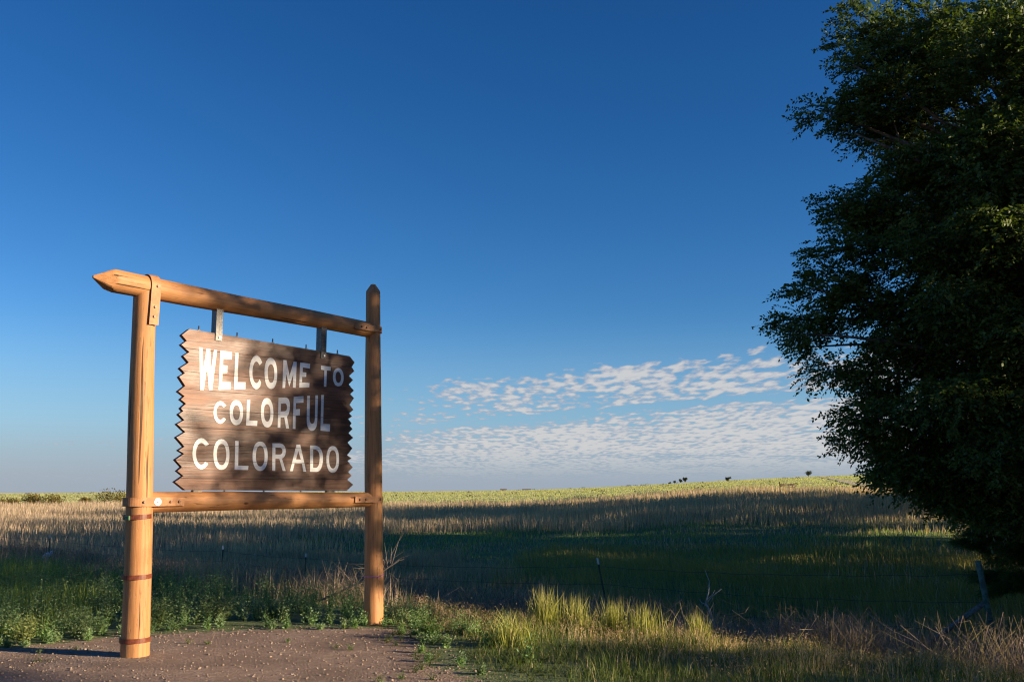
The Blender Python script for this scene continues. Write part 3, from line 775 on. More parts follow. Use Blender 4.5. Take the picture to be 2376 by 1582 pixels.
# hanger angles: front flange bolted over the board, side flange up into the beam
for x, zb, zt in ((0.765, 3.222, 3.60), (2.178, 3.160, 3.56)):
    w = 0.040
    V = []
    prof = [(x - w, FRONT - 0.012), (x + w, FRONT - 0.012), (x + w, FRONT - 0.004), (x - w + 0.008, FRONT - 0.004)]
    bm = bmesh.new()
    box_geo(bm, x - w, x + w, FRONT - 0.013, FRONT - 0.0045, zb, zt)
    ze = 3.3118 + (x - 0.4178) / 2.1676 * -0.0812 + 0.004
    box_geo(bm, x - w, x - w + 0.009, FRONT - 0.0045, 0.05, ze, zt)
    h_ = bm_obj('hanger', bm, M_STEEL, board)
    bolt(h_, (x + 0.006, FRONT - 0.013, zb + 0.035), (0, -1, 0), 0.015, 0.012, M_ZINC, hexa=False)

# ------------------------------------------------------------------ ground
def ss(a, b, x):
    t = np.clip((np.asarray(x, float) - a) / (b - a), 0, 1)
    return t * t * (3 - 2 * t)


_wg = np.random.default_rng(5)
_waves = [(k * math.cos(a), k * math.sin(a), p, amp) for k, a, p, amp in
          [(2 * math.pi / L, _wg.random() * 6.28, _wg.random() * 6.28, A)
           for L, A in ((47, .10), (31, .08), (19, .06), (11, .045), (7, .03), (4.3, .02), (2.7, .014), (1.6, .009))]]


def rough_(x, y):
    return sum(A * np.sin(kx * x + ky * y + p) for kx, ky, p, A in _waves)


def fence_s(x, y):
    return 0.65 * x + 0.76 * y              # distance from the camera's feet towards the fence


# edge of the gravel pull-in (gravel on the camera's side)
GRAVEL = np.array([(-60, 3), (-14, 7.6), (-6.09, 10.07), (-5.32, 10.64), (-4.87, 11.0), (-4.41, 11.5), (-2.98, 11.97), (-1.73, 12.1),
                   (-1.32, 12.0), (-0.92, 10.63), (-0.73, 9.59), (-0.29, 8.7), (0.19, 7.57), (1.2, 5.6), (4, 2.5), (30, -17)])


def gravel_d(x, y):
    """signed distance to the gravel edge, positive on the gravel side"""
    x, y = np.asarray(x, float), np.asarray(y, float)
    best = np.full(x.shape, 1e9)
    sign = np.ones(x.shape)
    for (ax, ay), (bx, by) in zip(GRAVEL[:-1], GRAVEL[1:]):
        ex, ey = bx - ax, by - ay
        t = np.clip(((x - ax) * ex + (y - ay) * ey) / (ex * ex + ey * ey), 0, 1)
        qx, qy = x - (ax + t * ex), y - (ay + t * ey)
        d = np.hypot(qx, qy)
        cr = ex * (y - ay) - ey * (x - ax)
        m = d < best - 1e-9
        best = np.where(m, d, best)
        sign = np.where(m, np.where(cr < 0, 1.0, -1.0), sign)
    return best * sign


def height(x, y):
    x, y = np.asarray(x, float), np.asarray(y, float)
    D = np.hypot(x, y)
    az = np.arctan2(x, np.maximum(y, 1e-6))
    az = np.where(y <= 0, np.sign(x) * 1.57, az)
    s = fence_s(x, y)
    near = -1.5 * ss(8.3, 18.0, s)
    r = ss(-0.06, 0.27, az) * (1 - 0.6 * ss(0.5, 1.2, az))
    a150 = -0.55 + 1.5 * r
    b800 = 0.45 + 12.0 * ss(-0.08, 0.42, az)
    f1 = ss(32, 110, D)
    f2 = ss(110, 820, D) * 0.5 + 0.5 * np.clip((D - 110) / 710, 0, 1)
    far = -1.5 + (a150 + 1.5) * f1 + (b800 - a150) * f2 - 16 * ss(820, 3600, D)
    ahead = ss(-5, 30, s)
    w = ss(26, 60, D) * ahead
    z = near * (1 - w) + far * w
    back = ss(0, -60, y) * 0.0
    amp = ss(7, 30, s) * (1 - ss(200, 600, D)) + 1.3 * ss(150, 500, D) * ahead
    return z + rough_(x, y) * amp * 0.6 + rough_(x * 0.13, y * 0.13) * 1.6 * ss(250, 700, D) * ahead + back


def ground_material():
    m, nt, out = new_mat('prairie_ground')
    tc = nt.nodes.new('ShaderNodeTexCoord')
    P = tc.outputs['Object']
    at = nt.nodes.new('ShaderNodeAttribute'); at.attribute_name = 'tint'
    sp = nt.nodes.new('ShaderNodeSeparateColor'); nt.links.new(at.outputs['Color'], sp.inputs[0])
    grav, green, pasture = sp.outputs
    n1 = tex_noise(nt, P, 0.9, 6, 0.6)
    n2 = tex_noise(nt, P, 9, 5, 0.65, off=(3, 1, 0))
    n3 = tex_noise(nt, P, 85, 3, 0.7)
    far1 = tex_noise(nt, P, 0.022, 6, 0.6, off=(2, 7, 0))
    far2 = tex_noise(nt, P, 0.16, 6, 0.7, off=(9, 1, 0))
    vor = nt.nodes.new('ShaderNodeTexVoronoi'); vor.inputs['Scale'].default_value = 46
    nt.links.new(P, vor.inputs['Vector'])
    # gravel: pinkish grey crushed stone over packed dirt
    vs = nt.nodes.new('ShaderNodeSeparateColor'); nt.links.new(vor.outputs['Color'], vs.inputs[0])
    stone = mixc(nt, smooth(nt, vs.outputs[0], 0.1, 0.95), (0.21, 0.148, 0.11), (0.44, 0.33, 0.25))
    gcol = mixc(nt, smooth(nt, n2, 0.38, 0.66), (0.27, 0.19, 0.135), stone)
    gcol = mixc(nt, smooth(nt, n1, 0.40, 0.62, 0.0, 0.65), gcol, (0.17, 0.118, 0.085))
    # soil and thatch under grass
    soil = mixc(nt, smooth(nt, n2, 0.35, 0.65), (0.10, 0.078, 0.055), (0.22, 0.17, 0.11))
    grn = mixc(nt, smooth(nt, n2, 0.35, 0.65), (0.075, 0.125, 0.045), (0.14, 0.19, 0.07))
    base = mixc(nt, green, soil, grn)
    # far pasture, dry grass beyond the near field
    pas = mixc(nt, smooth(nt, far2, 0.36, 0.64), (0.30, 0.33, 0.13), (0.38, 0.39, 0.17))
    pas = mixc(nt, smooth(nt, far1, 0.46, 0.60, 0.0, 0.75), pas, (0.40, 0.36, 0.19))
    base = mixc(nt, pasture, base, pas)
    ed = mathn(nt, 'ADD', grav, mathn(nt, 'MULTIPLY', mathn(nt, 'SUBTRACT', n2, 0.5), 0.9))
    gm = smooth(nt, ed, 0.42, 0.58)
    col = mixc(nt, gm, base, gcol)
    h = mathn(nt, 'ADD', mathn(nt, 'MULTIPLY', vor.outputs['Distance'], -0.6), mathn(nt, 'MULTIPLY', n3, 0.5))
    principled(nt, out, col, 0.9, bump(nt, h, 0.9, 0.018), spec=0.2)
    return m


NA, NR = 480, 330
rad = np.concatenate([[0.0], np.geomspace(0.25, 5200, NR)])
ang = np.linspace(0, 2 * math.pi, NA, endpoint=False)
RR, AA = np.meshgrid(rad[1:], ang, indexing='ij')
GX, GY = (RR * np.sin(AA)).ravel(), (RR * np.cos(AA)).ravel()
GX, GY = np.concatenate([[0], GX]), np.concatenate([[0], GY])
GZ = height(GX, GY)
tri = []
i0 = np.arange(NA)
i1 = (i0 + 1) % NA
tri.append(np.stack([np.zeros(NA, int), 1 + i1, 1 + i0], 1))
for k in range(NR - 1):
    a, b = 1 + k * NA + i0, 1 + k * NA + i1
    c, d = a + NA, b + NA
    tri.append(np.stack([a, b, d], 1)); tri.append(np.stack([a, d, c], 1))
DD = np.hypot(GX, GY)
SS_ = fence_s(GX, GY)
zone = np.zeros((len(GX), 3))
zone[:, 0] = np.clip(gravel_d(GX, GY) / 1.2 + 0.5, 0, 1)
mid_green = ss(20, 26, SS_) * (1 - ss(70, 95, DD)) * ss(-14, -4, GX)
zone[:, 1] = np.clip(np.maximum(mid_green, 0.8 * (1 - ss(9, 14, SS_))), 0, 1)
zone[:, 2] = ss(60, 120, DD) * ss(10, 30, SS_)
ground = trimesh('ground', np.stack([GX, GY, GZ], 1), np.concatenate(tri), ground_material(), col=zone, smooth_=True)
ground['kind'] = 'structure'


# ------------------------------------------------------------------ vegetation builders
def in_view(x, y, margin=1.09, back=0.6):
    half = math.tan(math.radians(27.4)) * margin
    return (y > 2.0) & (np.abs(x) < half * y + back)


def scatter(n, d0, d1, power=1.0):
    """random ground points in the view wedge between distances d0 and d1 (power 2 = even over the ground)"""
    y = d0 + (d1 - d0) * rng.random(n) ** (1.0 / power)
    half = math.tan(math.radians(27.4)) * 1.10
    x = (rng.random(n) * 2 - 1) * (half * y + 1.5)
    return x, y


def blades(x, y, h, w, lean, col, z=None, curl=0.5, tipcol=None, dirn=None):
    """grass blades, 3 triangles each; returns V, T, C"""
    n = len(x)
    z = height(x, y) - 0.02 if z is None else z
    a = rng.random(n) * 2 * math.pi if dirn is None else dirn
    f = rng.random(n) * 2 * math.pi
    lx, ly = np.cos(a) * lean * h, np.sin(a) * lean * h
    wx, wy = np.cos(f) * w / 2, np.sin(f) * w / 2
    P = np.zeros((n, 5, 3))
    P[:, 0] = np.stack([x - wx, y - wy, z], 1)
    P[:, 1] = np.stack([x + wx, y + wy, z], 1)
    mx, my, mz = x + lx * 0.35, y + ly * 0.35, z + h * 0.58
    P[:, 2] = np.stack([mx - wx * 0.75, my - wy * 0.75, mz], 1)
    P[:, 3] = np.stack([mx + wx * 0.75, my + wy * 0.75, mz], 1)
    P[:, 4] = np.stack([x + lx, y + ly, z + h * (1 - curl * lean * 0.5)], 1)
    b = np.arange(n)[:, None] * 5
    T = np.concatenate([b + np.array([[0, 1, 3]]), b + np.array([[0, 3, 2]]), b + np.array([[2, 3, 4]])], 0)
    C = np.repeat(col[:, None, :], 5, 1)
    if tipcol is not None:
        C[:, 4] = tipcol
        C[:, 2:4] = 0.5 * (C[:, 2:4] + tipcol[:, None, :])
    return P.reshape(-1, 3), T, C.reshape(-1, 3)


def cat_geo(parts):
    V, T, C, o = [], [], [], 0
    for v, t, c in parts:
        V.append(v); T.append(t + o); C.append(c); o += len(v)
    return np.concatenate(V), np.concatenate(T), np.concatenate(C)


def tints(n, *cols, jitter=0.25):
    """random per-plant colours drawn between the given colours"""
    cols = np.array(cols)
    w = rng.dirichlet(np.ones(len(cols)) * 0.6, n)
    return (w @ cols) * (1 + jitter * (rng.random((n, 1)) * 2 - 1))


def patch(x, y, scale, seed):
    """smooth pseudo-noise 0..1"""
    g = np.random.default_rng(seed)
    v = np.zeros(len(x))
    for k in range(6):
        a, p, f = g.random() * 6.28, g.random() * 6.28, (0.6 + 0.5 * k) / scale
        v += np.sin((x * math.cos(a) + y * math.sin(a)) * f * 6.28 + p) / (1 + 0.35 * k)
    return 0.5 + 0.5 * np.tanh(v * 0.75)


def leaf_quads(c, d, u, L, W, col):
    """diamond leaves: base c, direction d, side u"""
    n = len(c)
    P = np.zeros((n, 4, 3))
    P[:, 0] = c
    P[:, 1] = c + d * (L * 0.45)[:, None] + u * (W / 2)[:, None]
    P[:, 2] = c + d * L[:, None]
    P[:, 3] = c + d * (L * 0.45)[:, None] - u * (W / 2)[:, None]
    b = np.arange(n)[:, None] * 4
    T = np.concatenate([b + np.array([[0, 1, 2]]), b + np.array([[0, 2, 3]])], 0)
    return P.reshape(-1, 3), T, np.repeat(col[:, None, :], 4, 1).reshape(-1, 3)


def unit(v):
    return v / np.maximum(np.linalg.norm(v, axis=-1, keepdims=True), 1e-9)


# ------------------------------------------------------------------ trees
M_LEAF = leaf_mat('elm_leaves', 0.30, 1.0, 0.5, 0.3)
M_BARK = simple_mat('elm_bark', (0.13, 0.10, 0.075), 0.85, var=0.45, scale=9, bumpd=0.03)
M_SHRUB = leaf_mat('shrub_leaves', 0.25)
M_GRASS = leaf_mat('grass_blades', 0.40, 1.0, 0.6, 0.2)


def spray_cloud(centres, outward, size, g, leaves=14, leaf=0.085):
    """leafy twigs: each has leaves alternating along a drooping twig; numpy all the way"""
    n = len(centres)
    L = size * (0.7 + 0.6 * g.random(n))
    d = unit(outward + 0.55 * g.normal(size=(n, 3)) * np.array([1, 1, 0.6]) + np.array([0, 0, -0.10]))
    side = unit(np.cross(d, np.array([0, 0, 1.0]) + 0.5 * g.normal(size=(n, 3))))
    up = np.cross(side, d)
    t = (np.arange(leaves) + 0.6) / leaves
    tt = t[None, :, None]
    pos = centres[:, None, :] + d[:, None, :] * (tt * L[:, None, None]) + \
        np.array([0, 0, -1.0]) * (0.28 * tt ** 2 * L[:, None, None])
    sg = np.where(np.arange(leaves) % 2 == 0, 1.0, -1.0)[None, :, None]
    ld = unit(0.55 * d[:, None, :] + 0.75 * sg * side[:, None, :] + np.array([0, 0, -0.35]) +
              0.25 * g.normal(size=(n, leaves, 3)))
    lu = unit(np.cross(ld, up[:, None, :] + 0.6 * g.normal(size=(n, leaves, 3))))
    tintb = g.random(n)[:, None] * 0.6 + g.random((n, leaves)) * 0.4
    col = np.array([0.045, 0.080, 0.018]) * (1 - tintb[..., None]) + np.array([0.125, 0.165, 0.030]) * tintb[..., None]
    k = n * leaves
    ll = leaf * (0.65 + 0.6 * g.random(k)) * np.repeat(np.clip(size / 0.45, 0.6, 1.4) * np.ones(n), leaves)
    V, T, C = leaf_quads(pos.reshape(k, 3), ld.reshape(k, 3), lu.reshape(k, 3), ll, ll * 0.52, col.reshape(k, 3))
    # twig stems: thin three-sided spikes
    a, b = side * 0.005, up * 0.005
    tip = centres + d * L[:, None] + np.array([0, 0, -1.0]) * (0.28 * L)[:, None]
    S = np.stack([centres + a, centres - a * 0.5 + b, centres - a * 0.5 - b, tip], 1).reshape(-1, 3)
    q = np.arange(n)[:, None] * 4
    ST = np.concatenate([q + np.array([[0, 1, 3]]), q + np.array([[1, 2, 3]]), q + np.array([[2, 0, 3]])], 0)
    SC = np.tile(np.array([[0.06, 0.045, 0.03]]), (len(S), 1))
    return cat_geo([(V, T, C), (S, ST, SC)])


def limb_path(a, b, g, sag=0.0, k=8, wob=0.25):
    t = np.linspace(0, 1, k)[:, None]
    a, b = np.asarray(a, float), np.asarray(b, float)
    L = np.linalg.norm(b - a)
    mid = (a + b) / 2 + np.array([0, 0, 0.16 * L - sag]) + g.normal(size=3) * wob * 0.12 * L
    return (1 - t) ** 2 * a + 2 * t * (1 - t) * mid + t ** 2 * b


def build_elm(root, tips, fill, seed, trunk_top, trunk_r, per_lobe=112, spray=0.48, leaf=0.096, gaps=()):
    """tips: limb end points (local) with lobe radius; fill: (centre, radii, count) inner lobes"""
    g = np.random.default_rng(seed)
    wood, parts = [], []
    tr = limb_path((0, 0, -0.4), trunk_top, g, 0.0, 12, 0.4)
    wood.append(tube(tr, np.linspace(trunk_r, trunk_r * 0.35, 12), 10))
    lobes = []
    zt = tr[:, 2]
    for tip, r in tips:
        tip = np.asarray(tip, float)
        k = int(np.clip(np.searchsorted(zt, max(1.6, tip[2] * 0.62 + g.normal() * 0.4)), 2, 11))
        p = limb_path(tr[k], tip, g, 0.25)
        wood.append(tube(p, np.linspace(0.10, 0.016, 8), 6))
        for t in (0.50, 0.66, 0.80, 0.92, 1.0):
            q = p[min(7, int(round(t * 7)))]
            lobes.append((q, r * (1.15 - 0.62 * t), unit(tip - tr[k]), 0.75 if t > 0.9 else 1.0))
        for _ in range(4):          # side branches
            t0 = g.uniform(0.35, 0.85)
            q0 = p[int(t0 * 7)]
            q1 = q0 + unit(unit(tip - tr[k]) + g.normal(size=3) * 0.7) * g.uniform(0.6, 1.3)
            wood.append(tube(limb_path(q0, q1, g, 0.05, 4), np.linspace(0.028, 0.008, 4), 5))
    cc, rr_, cnt = fill
    for _ in range(cnt):
        v = unit(g.normal(size=3)) * (g.random() ** 0.45)
        q = np.asarray(cc) + v * np.asarray(rr_)
        k = int(np.clip(np.searchsorted(zt, max(1.5, q[2] * 0.7)), 2, 11))
        if g.random() < 0.5:
            wood.append(tube(limb_path(tr[k], q, g, 0.2, 6), np.linspace(0.06, 0.012, 6), 5))
        lobes.append((q, g.uniform(0.75, 1.15), unit(np.array([v[0], v[1], v[2] * 0.25]) + 1e-6), 1.0))
    for q, r, out, f in lobes:
        if any((((q - np.asarray(k[0])) / np.asarray(k[1])) ** 2).sum() < 1 for k in gaps): continue
        n = int(per_lobe * f * (0.4 + r * r * 0.62))
        o = g.normal(size=(n, 3))
        o = unit(o) * (g.random((n, 1)) ** 0.40) * np.array([r, r, r * 0.62])
        for k in gaps:
            o = o[(((q + o - np.asarray(k[0])) / np.asarray(k[1])) ** 2).sum(1) > g.uniform(0.55, 1.1, len(o))]
        outw = unit(0.75 * out + unit(o) * 0.7 * np.array([1, 1, 0.45]))
        parts.append(spray_cloud(q + o, outw, spray, g, leaf=leaf))
    V, F = join_geo(wood)
    pymesh('trunk', V, F, M_BARK, root, True)
    V, T, C = cat_geo(parts)
    trimesh('crown', V, T, M_LEAF, root, C)
    return root


def src_ray(px, py):
    m = cam.matrix_world.to_3x3()
    d = m @ Vector(((px - SRCW / 2) / FPX, -(py - SRCH / 2) / FPX, -1.0))
    return np.array(d)


ELM_AT = np.array([11.9, 22.0, 0.0])
ELM_AT[2] = float(height(ELM_AT[0], ELM_AT[1]))
elm = empty('elm_tree', ELM_AT, label='tall dark leafy elm with drooping ragged branches filling the right side', cat='tree')
elm['group'] = 'elm trees along the fence'
SIL = [(1975, 30, 0.9, 1.0), (1945, 105, 0.8, 0.9), (1960, 150, -0.6, 0.8), (1915, 215, 0.3, 1.0), (1893, 262, 0.0, 0.9), (1965, 310, -0.9, 0.7), (1990, 352, 0.6, 0.55),
       (2060, 385, -0.4, 0.6), (1905, 470, 0.2, 0.85), (1915, 520, 1.0, 0.8), (1880, 575, -0.5, 0.85), (1862, 640, 0.5, 0.8), (1822, 668, -0.2, 0.7),
       (1780, 742, 0.1, 0.75), (1815, 775, -0.8, 0.6), (1835, 805, 0.6, 0.5), (1870, 862, -0.3, 0.8), (1885, 905, 0.7, 0.8), (1905, 965, -0.8, 0.8),
       (1905, 1020, 0.3, 0.75), (1905, 1058, -0.4, 0.55), (1955, 1100, 0.5, 0.6), (1965, 1140, -0.3, 0.38), (2000, 1130, -0.9, 0.6), (2035, 1175, 0.4, 0.7), (2085, 1205, -0.7, 0.6),
       (2160, 1215, 0.5, 0.7), (2235, 1222, -0.8, 0.7), (2320, 1232, -1.0, 0.7), (2120, 40, -1.0, 1.2), (2230, 120, -2.2, 1.2), (2350, 60, -2.8, 1.2), (2300, 300, -2.5, 1.2),
       (2150, 700, -2.6, 1.3), (2250, 520, -3.2, 1.2), (2330, 760, -3.4, 1.2), (2100, 930, -2.4, 1.2), (2220, 1050, -2.8, 1.1), (2360, 980, -3.2, 1.1), (2090, 560, -2.0, 1.1)]
tips = []
for px, py, dy, r in SIL:
    d = src_ray(px + (18 if py < 420 else 48 if py < 880 else 78 if py < 1040 or px > 2120 else 105), py - (45 if py > 1110 else 0))
    yy = ELM_AT[1] + dy
    tips.append(((EYE + d * (yy / d[1])) - ELM_AT, r))
for a in np.linspace(0, 2 * math.pi, 14, endpoint=False):        # the side turned away from the photograph
    if math.cos(a) > -0.25:
        for zz_, rr0 in ((3.8, 4.2), (7.0, 5.2), (10.5, 5.0)):
            tips.append((np.array([rr0 * math.cos(a), rr0 * math.sin(a), zz_ + rng.normal() * 0.6]), 1.0))
THIN = 62
GAPS = []
for px, py, rx, rz in ((2010, 345, 1.1, 0.42), (2120, 318, 0.9, 0.33), (1905, 400, 1.0, 0.5), (1880, 345, 1.2, 0.45), (2230, 285, 0.5, 0.25), (1960, 815, 0.45, 0.35),
                       (1905, 190, 0.45, 0.28), (1985, 190, 0.28, 0.22), (2170, 455, 0.3, 0.22), (1990, 920, 0.35, 0.3), (2010, 1080, 0.3, 0.25), (2180, 760, 0.3, 0.22)):
    d = src_ray(px, py)
    GAPS.append(((EYE + d * (ELM_AT[1] / d[1])) - ELM_AT, (rx, 3.2, rz)))
build_elm(elm, tips, ((0.75, 0.2, 9.3), (4.1, 4.3, 6.1), 160), 3, (0.3, 0.2, 14.5), 0.34, per_lobe=132, gaps=GAPS)


# the other elms of the row carry thinner crowns: a little sun filters through them
thin_elm = empty('elm_tree', (21.5, 30, float(height(21.5, 30)) - 0.1), group='elm trees along the fence', cat='tree')
build_elm(thin_elm, tips, ((0.4, 0.2, 8.8), (4.3, 4.3, 6.8), 130), 31, (0.3, 0.2, 14.5), 0.34, per_lobe=THIN)


def place_elm(x, y, rz, sc, label, sxy=None, dense=False):
    c = thin_elm if lab0[0] else copy_tree(elm if dense else thin_elm)
    lab0[0] = False
    c.location = (x, y, float(height(x, y)) - 0.1)
    c.rotation_euler = (0, 0, rz)
    c.scale = (sxy or sc, sxy or sc, sc)
    c['label'] = label
    return c


# unseen elm level with the sign; crown shaped high to let low sun under
high_elm = empty('elm_tree', (14.2, 9.2, float(height(14.2, 9.2)) - 0.1), group='elm trees along the fence', cat='tree',
                 label='unseen elm past the right edge, level with the sign, crown shaped high to let low sun under')
hg = np.random.default_rng(8)
htips = [(np.array([r * math.cos(a), r * math.sin(a), z]), 0.95) for a, r, z in
         [(a + hg.normal() * 0.12, 4.3 + 0.5 * hg.normal(), z + 0.35 * hg.normal()) for a in np.linspace(0, 2 * math.pi, 9, endpoint=False) for z in (9.6, 12.2, 14.2)]]
build_elm(high_elm, htips, ((0, 0, 12.2), (4.0, 4.0, 3.3), 60), 18, (0.2, 0.1, 14.0), 0.33, per_lobe=72)
high_elm.scale = (0.8, 0.8, 0.8)
lab0 = [True]
ROW = [(21.5, 30, 1.0, 1.05, 'second elm of the row, just beyond the dark elm and out past the right edge'),
       (25.5, 39.5, 4.2, 1.2, 'third elm of the row, seen behind the dark elm'),
       (30, 49.5, 2.2, 1.22, 'fourth elm along the row beyond the dark elm'),
       (37, 63, 0.2, 1.25, 'fifth elm along the row beyond the dark elm'),
       (46, 81, 3.9, 1.2, 'sixth elm along the row beyond the dark elm'),
       (58, 103, 5.0, 1.2, 'seventh elm along the row beyond the dark elm'),
       (75, 131, 0.4, 1.2, 'farthest elm of the row beyond the dark elm'),
       (33.5, 56, 0.6, 0.72, 'short elm added to block sun between the fourth and fifth elms of the row'),  # this and the next two: added to block sun between the row trees
       (41.5, 72, 1.4, 1.1, 'elm added to block sun in the gap between the fifth and sixth elms of the row'),
       (24, 34.6, 5.1, 0.78, 'short elm added for shade between the second and third elms of the row', None, True),
       (27, 18.2, 2.9, 0.76, 'elm out past the right edge, between the dark elm and the sun', None, True),
       (24.5, 23.6, 0.8, 0.52, 'young dense shade elm added out of view, just beyond the dark elm', 0.6, True),  # added pair, dense so that the near field stays shaded
       (25, 14.8, 5.3, 0.44, 'small dense shade elm added out of view, between two taller elms', 0.52, True),
       (36, 24, 1.9, 0.95, 'unseen back-row elm added to close sun gaps, nearer of two'),  # back row of three is added to close gaps that let sun through
       (43, 40, 3.3, 1.15, 'unseen back-row elm added to close sun gaps, farther of two'),
       (56, 68, 4.7, 1.2, 'back-row elm added to close sun gaps far behind the dark elm'),
       (24, 13.2, 3.5, 0.52, 'young elm added out of view to block low sun, farthest of the low ones'),  # shade elms from here to beside the camera are added, out of view
       (25, 11.2, 1.2, 0.80, 'middling dense elm added for shade beyond the high-crowned elm, out past the right edge', None, True),
       (23.8, 8.4, 2.6, 0.52, 'young elm added to block low sun beyond the high-crowned elm, nearer the camera', None, True),
       (24, 1.6, 0.9, 0.50, 'low young elm added for shade beside the camera, out past the right edge', 0.85, True),
       (12.7, 24.6, 2.0, 0.27, 'low bushy elm shoots added to darken the base behind the trunk of the dark elm', 0.33, True),  # shoots and thickets added to stop sun passing under the crowns
       (21, 42, 0.3, 0.30, 'low elm thicket added to stop sun beneath the third elm of the row', 0.42, True),
       (19.6, 36.2, 4.3, 0.30, 'low elm thicket added to stop sun beneath the second elm of the row', 0.42, True),
       (17, 29, 1.3, 0.26, 'low elm thicket added to stop sun between the dark elm and the second elm', 0.36, True),
       (24, -9.5, 5.6, 0.7, 'middling elm behind the camera on the right')]
for a in ROW:
    place_elm(*a)
h2 = copy_tree(high_elm)  # unseen copy, added to shade the gravel at the left
h2.scale = (1, 1, 1)
h2.location = (24.5, -4.7, float(height(24.5, -4.7)) - 0.1)
h2.rotation_euler = (0, 0, 2.3)
h2['label'] = 'second high-crowned elm, added unseen for shade behind the camera on the right'

# ------------------------------------------------------------------ grass, weeds and brush (stuff)
TAN = (0.55, 0.42, 0.315); STRAW = (0.64, 0.51, 0.385); RUSSET = (0.41, 0.285, 0.225); DULL = (0.31, 0.245, 0.205)
GREEN = (0.075, 0.135, 0.035); OLIVE = (0.13, 0.15, 0.04); YGREEN = (0.20, 0.22, 0.05); SAGE = (0.13, 0.185, 0.10)


def keep(x, y, m):
    return x[m], y[m]


# tall dry grass of the field beyond the fence, lit tan far out and shaded near
x, y = scatter(150000, 30, 122, 1.45)
D = np.hypot(x, y)
mid = (ss(-16, -7, x - 0.02 * y) * (1 - ss(60, 68, D + 9 * (patch(x, y, 30, 3) - 0.5))))
x, y = keep(x, y, (fence_s(x, y) > 22) & (rng.random(len(x)) > mid * 1.02))
n = len(x); D = np.hypot(x, y)
hh = (0.45 + 0.45 * rng.random(n)) * (0.65 + 0.6 * patch(x, y, 17, 21)) * (1.0 + 0.3 * ss(60, 120, D))
V, T, C = blades(x, y, hh, 0.010 + 0.00042 * D, 0.35 * rng.random(n), tints(n, TAN, STRAW, RUSSET, DULL),
                 tipcol=tints(n, STRAW, (0.36, 0.25, 0.17)))
trimesh('dry_grass', V, T, M_GRASS, None, C)['kind'] = 'stuff'

# short green grass in the hollow behind the sign
x, y = scatter(90000, 22, 95, 1.6)
D = np.hypot(x, y)
m = (fence_s(x, y) > 21) & (x - 0.02 * y > -15 + 6 * (patch(x, y, 9, 8) - 0.5)) & (D < 64 + 6 * patch(x, y, 30, 3))
x, y = keep(x, y, m); n = len(x)
rt = ss(2, 12, x - 0.05 * y) * (1 - ss(40, 60, y))
hh = (0.13 + 0.15 * rng.random(n)) * (1 + 1.3 * rt) * (0.6 + 0.8 * patch(x, y, 6, 4))
c0 = tints(n, (0.23, 0.33, 0.11), (0.19, 0.29, 0.11), (0.29, 0.31, 0.11))
c1 = tints(n, (0.29, 0.25, 0.08), (0.36, 0.28, 0.13), (0.24, 0.23, 0.07))
q = (rt[:, None] > rng.random((n, 1)))
dry = (patch(x, y, 12, 14) > 0.72)[:, None] & (rng.random((n, 1)) < 0.55)
col = np.where(dry, tints(n, TAN, DULL), np.where(q, c1, c0))
V, T, C = blades(x, y, hh, 0.014 + 0.0004 * np.hypot(x, y), 0.45 * rng.random(n), col)
trimesh('meadow_grass', V, T, M_GRASS, None, C)['kind'] = 'stuff'

# pale green pasture on the far rise
M_PASTURE = leaf_mat('pasture_blades', 0.52, 1.0, 0.8, 0.1)
x, y = scatter(250000, 112, 1250, 1.1)
n = len(x); D = np.hypot(x, y)
pt = patch(x, y, 70, 31)
near_dry = (1 - ss(108, 128, D + 20 * (patch(x, y, 60, 2) - 0.5)))
col = tints(n, (0.44, 0.46, 0.22), (0.48, 0.48, 0.25), (0.42, 0.44, 0.21), jitter=0.06)
dryc = tints(n, TAN, STRAW, (0.28, 0.24, 0.13))
sel = (rng.random(n) < np.maximum(near_dry, 0.20 * (pt > 0.6) + 0.4 * ss(600, 1000, D)))[:, None]
col = np.where(sel, dryc, col)
V, T, C = blades(x, y, (0.22 + 0.2 * rng.random(n)) * (1 + 0.8 * near_dry) * (1 + 0.25 * ss(300, 1000, D)),
                 0.035 + 0.0005 * D, 0.6 * rng.random(n), col)
trimesh('pasture_grass', V, T, M_PASTURE, None, C)['kind'] = 'stuff'

# rank dry grass between the shoulder and the field
x, y = scatter(120000, 10, 48, 1.25)
s_ = fence_s(x, y)
lf = ss(4, -6, x)
m = (s_ > 9.6 + 6.5 * (1 - lf) * ss(-2.5, 0.5, x)) & (s_ < 22 + 14 * lf + 4 * (patch(x, y, 5, 77) - .5)) & (rng.random(len(x)) < 0.25 + 0.75 * lf + 0.2 * patch(x, y, 4, 6))
x, y = keep(x, y, m); n = len(x)
hh = (0.25 + 0.40 * rng.random(n)) * (0.55 + 0.8 * patch(x, y, 5, 9))
V, T, C = blades(x, y, hh, 0.007 + 0.0003 * np.hypot(x, y), 0.6 * rng.random(n), tints(n, (0.24, 0.19, 0.14), RUSSET, TAN, (0.20, 0.16, 0.14)),
                 tipcol=tints(n, TAN, RUSSET))
trimesh('verge_grass', V, T, M_GRASS, None, C)['kind'] = 'stuff'

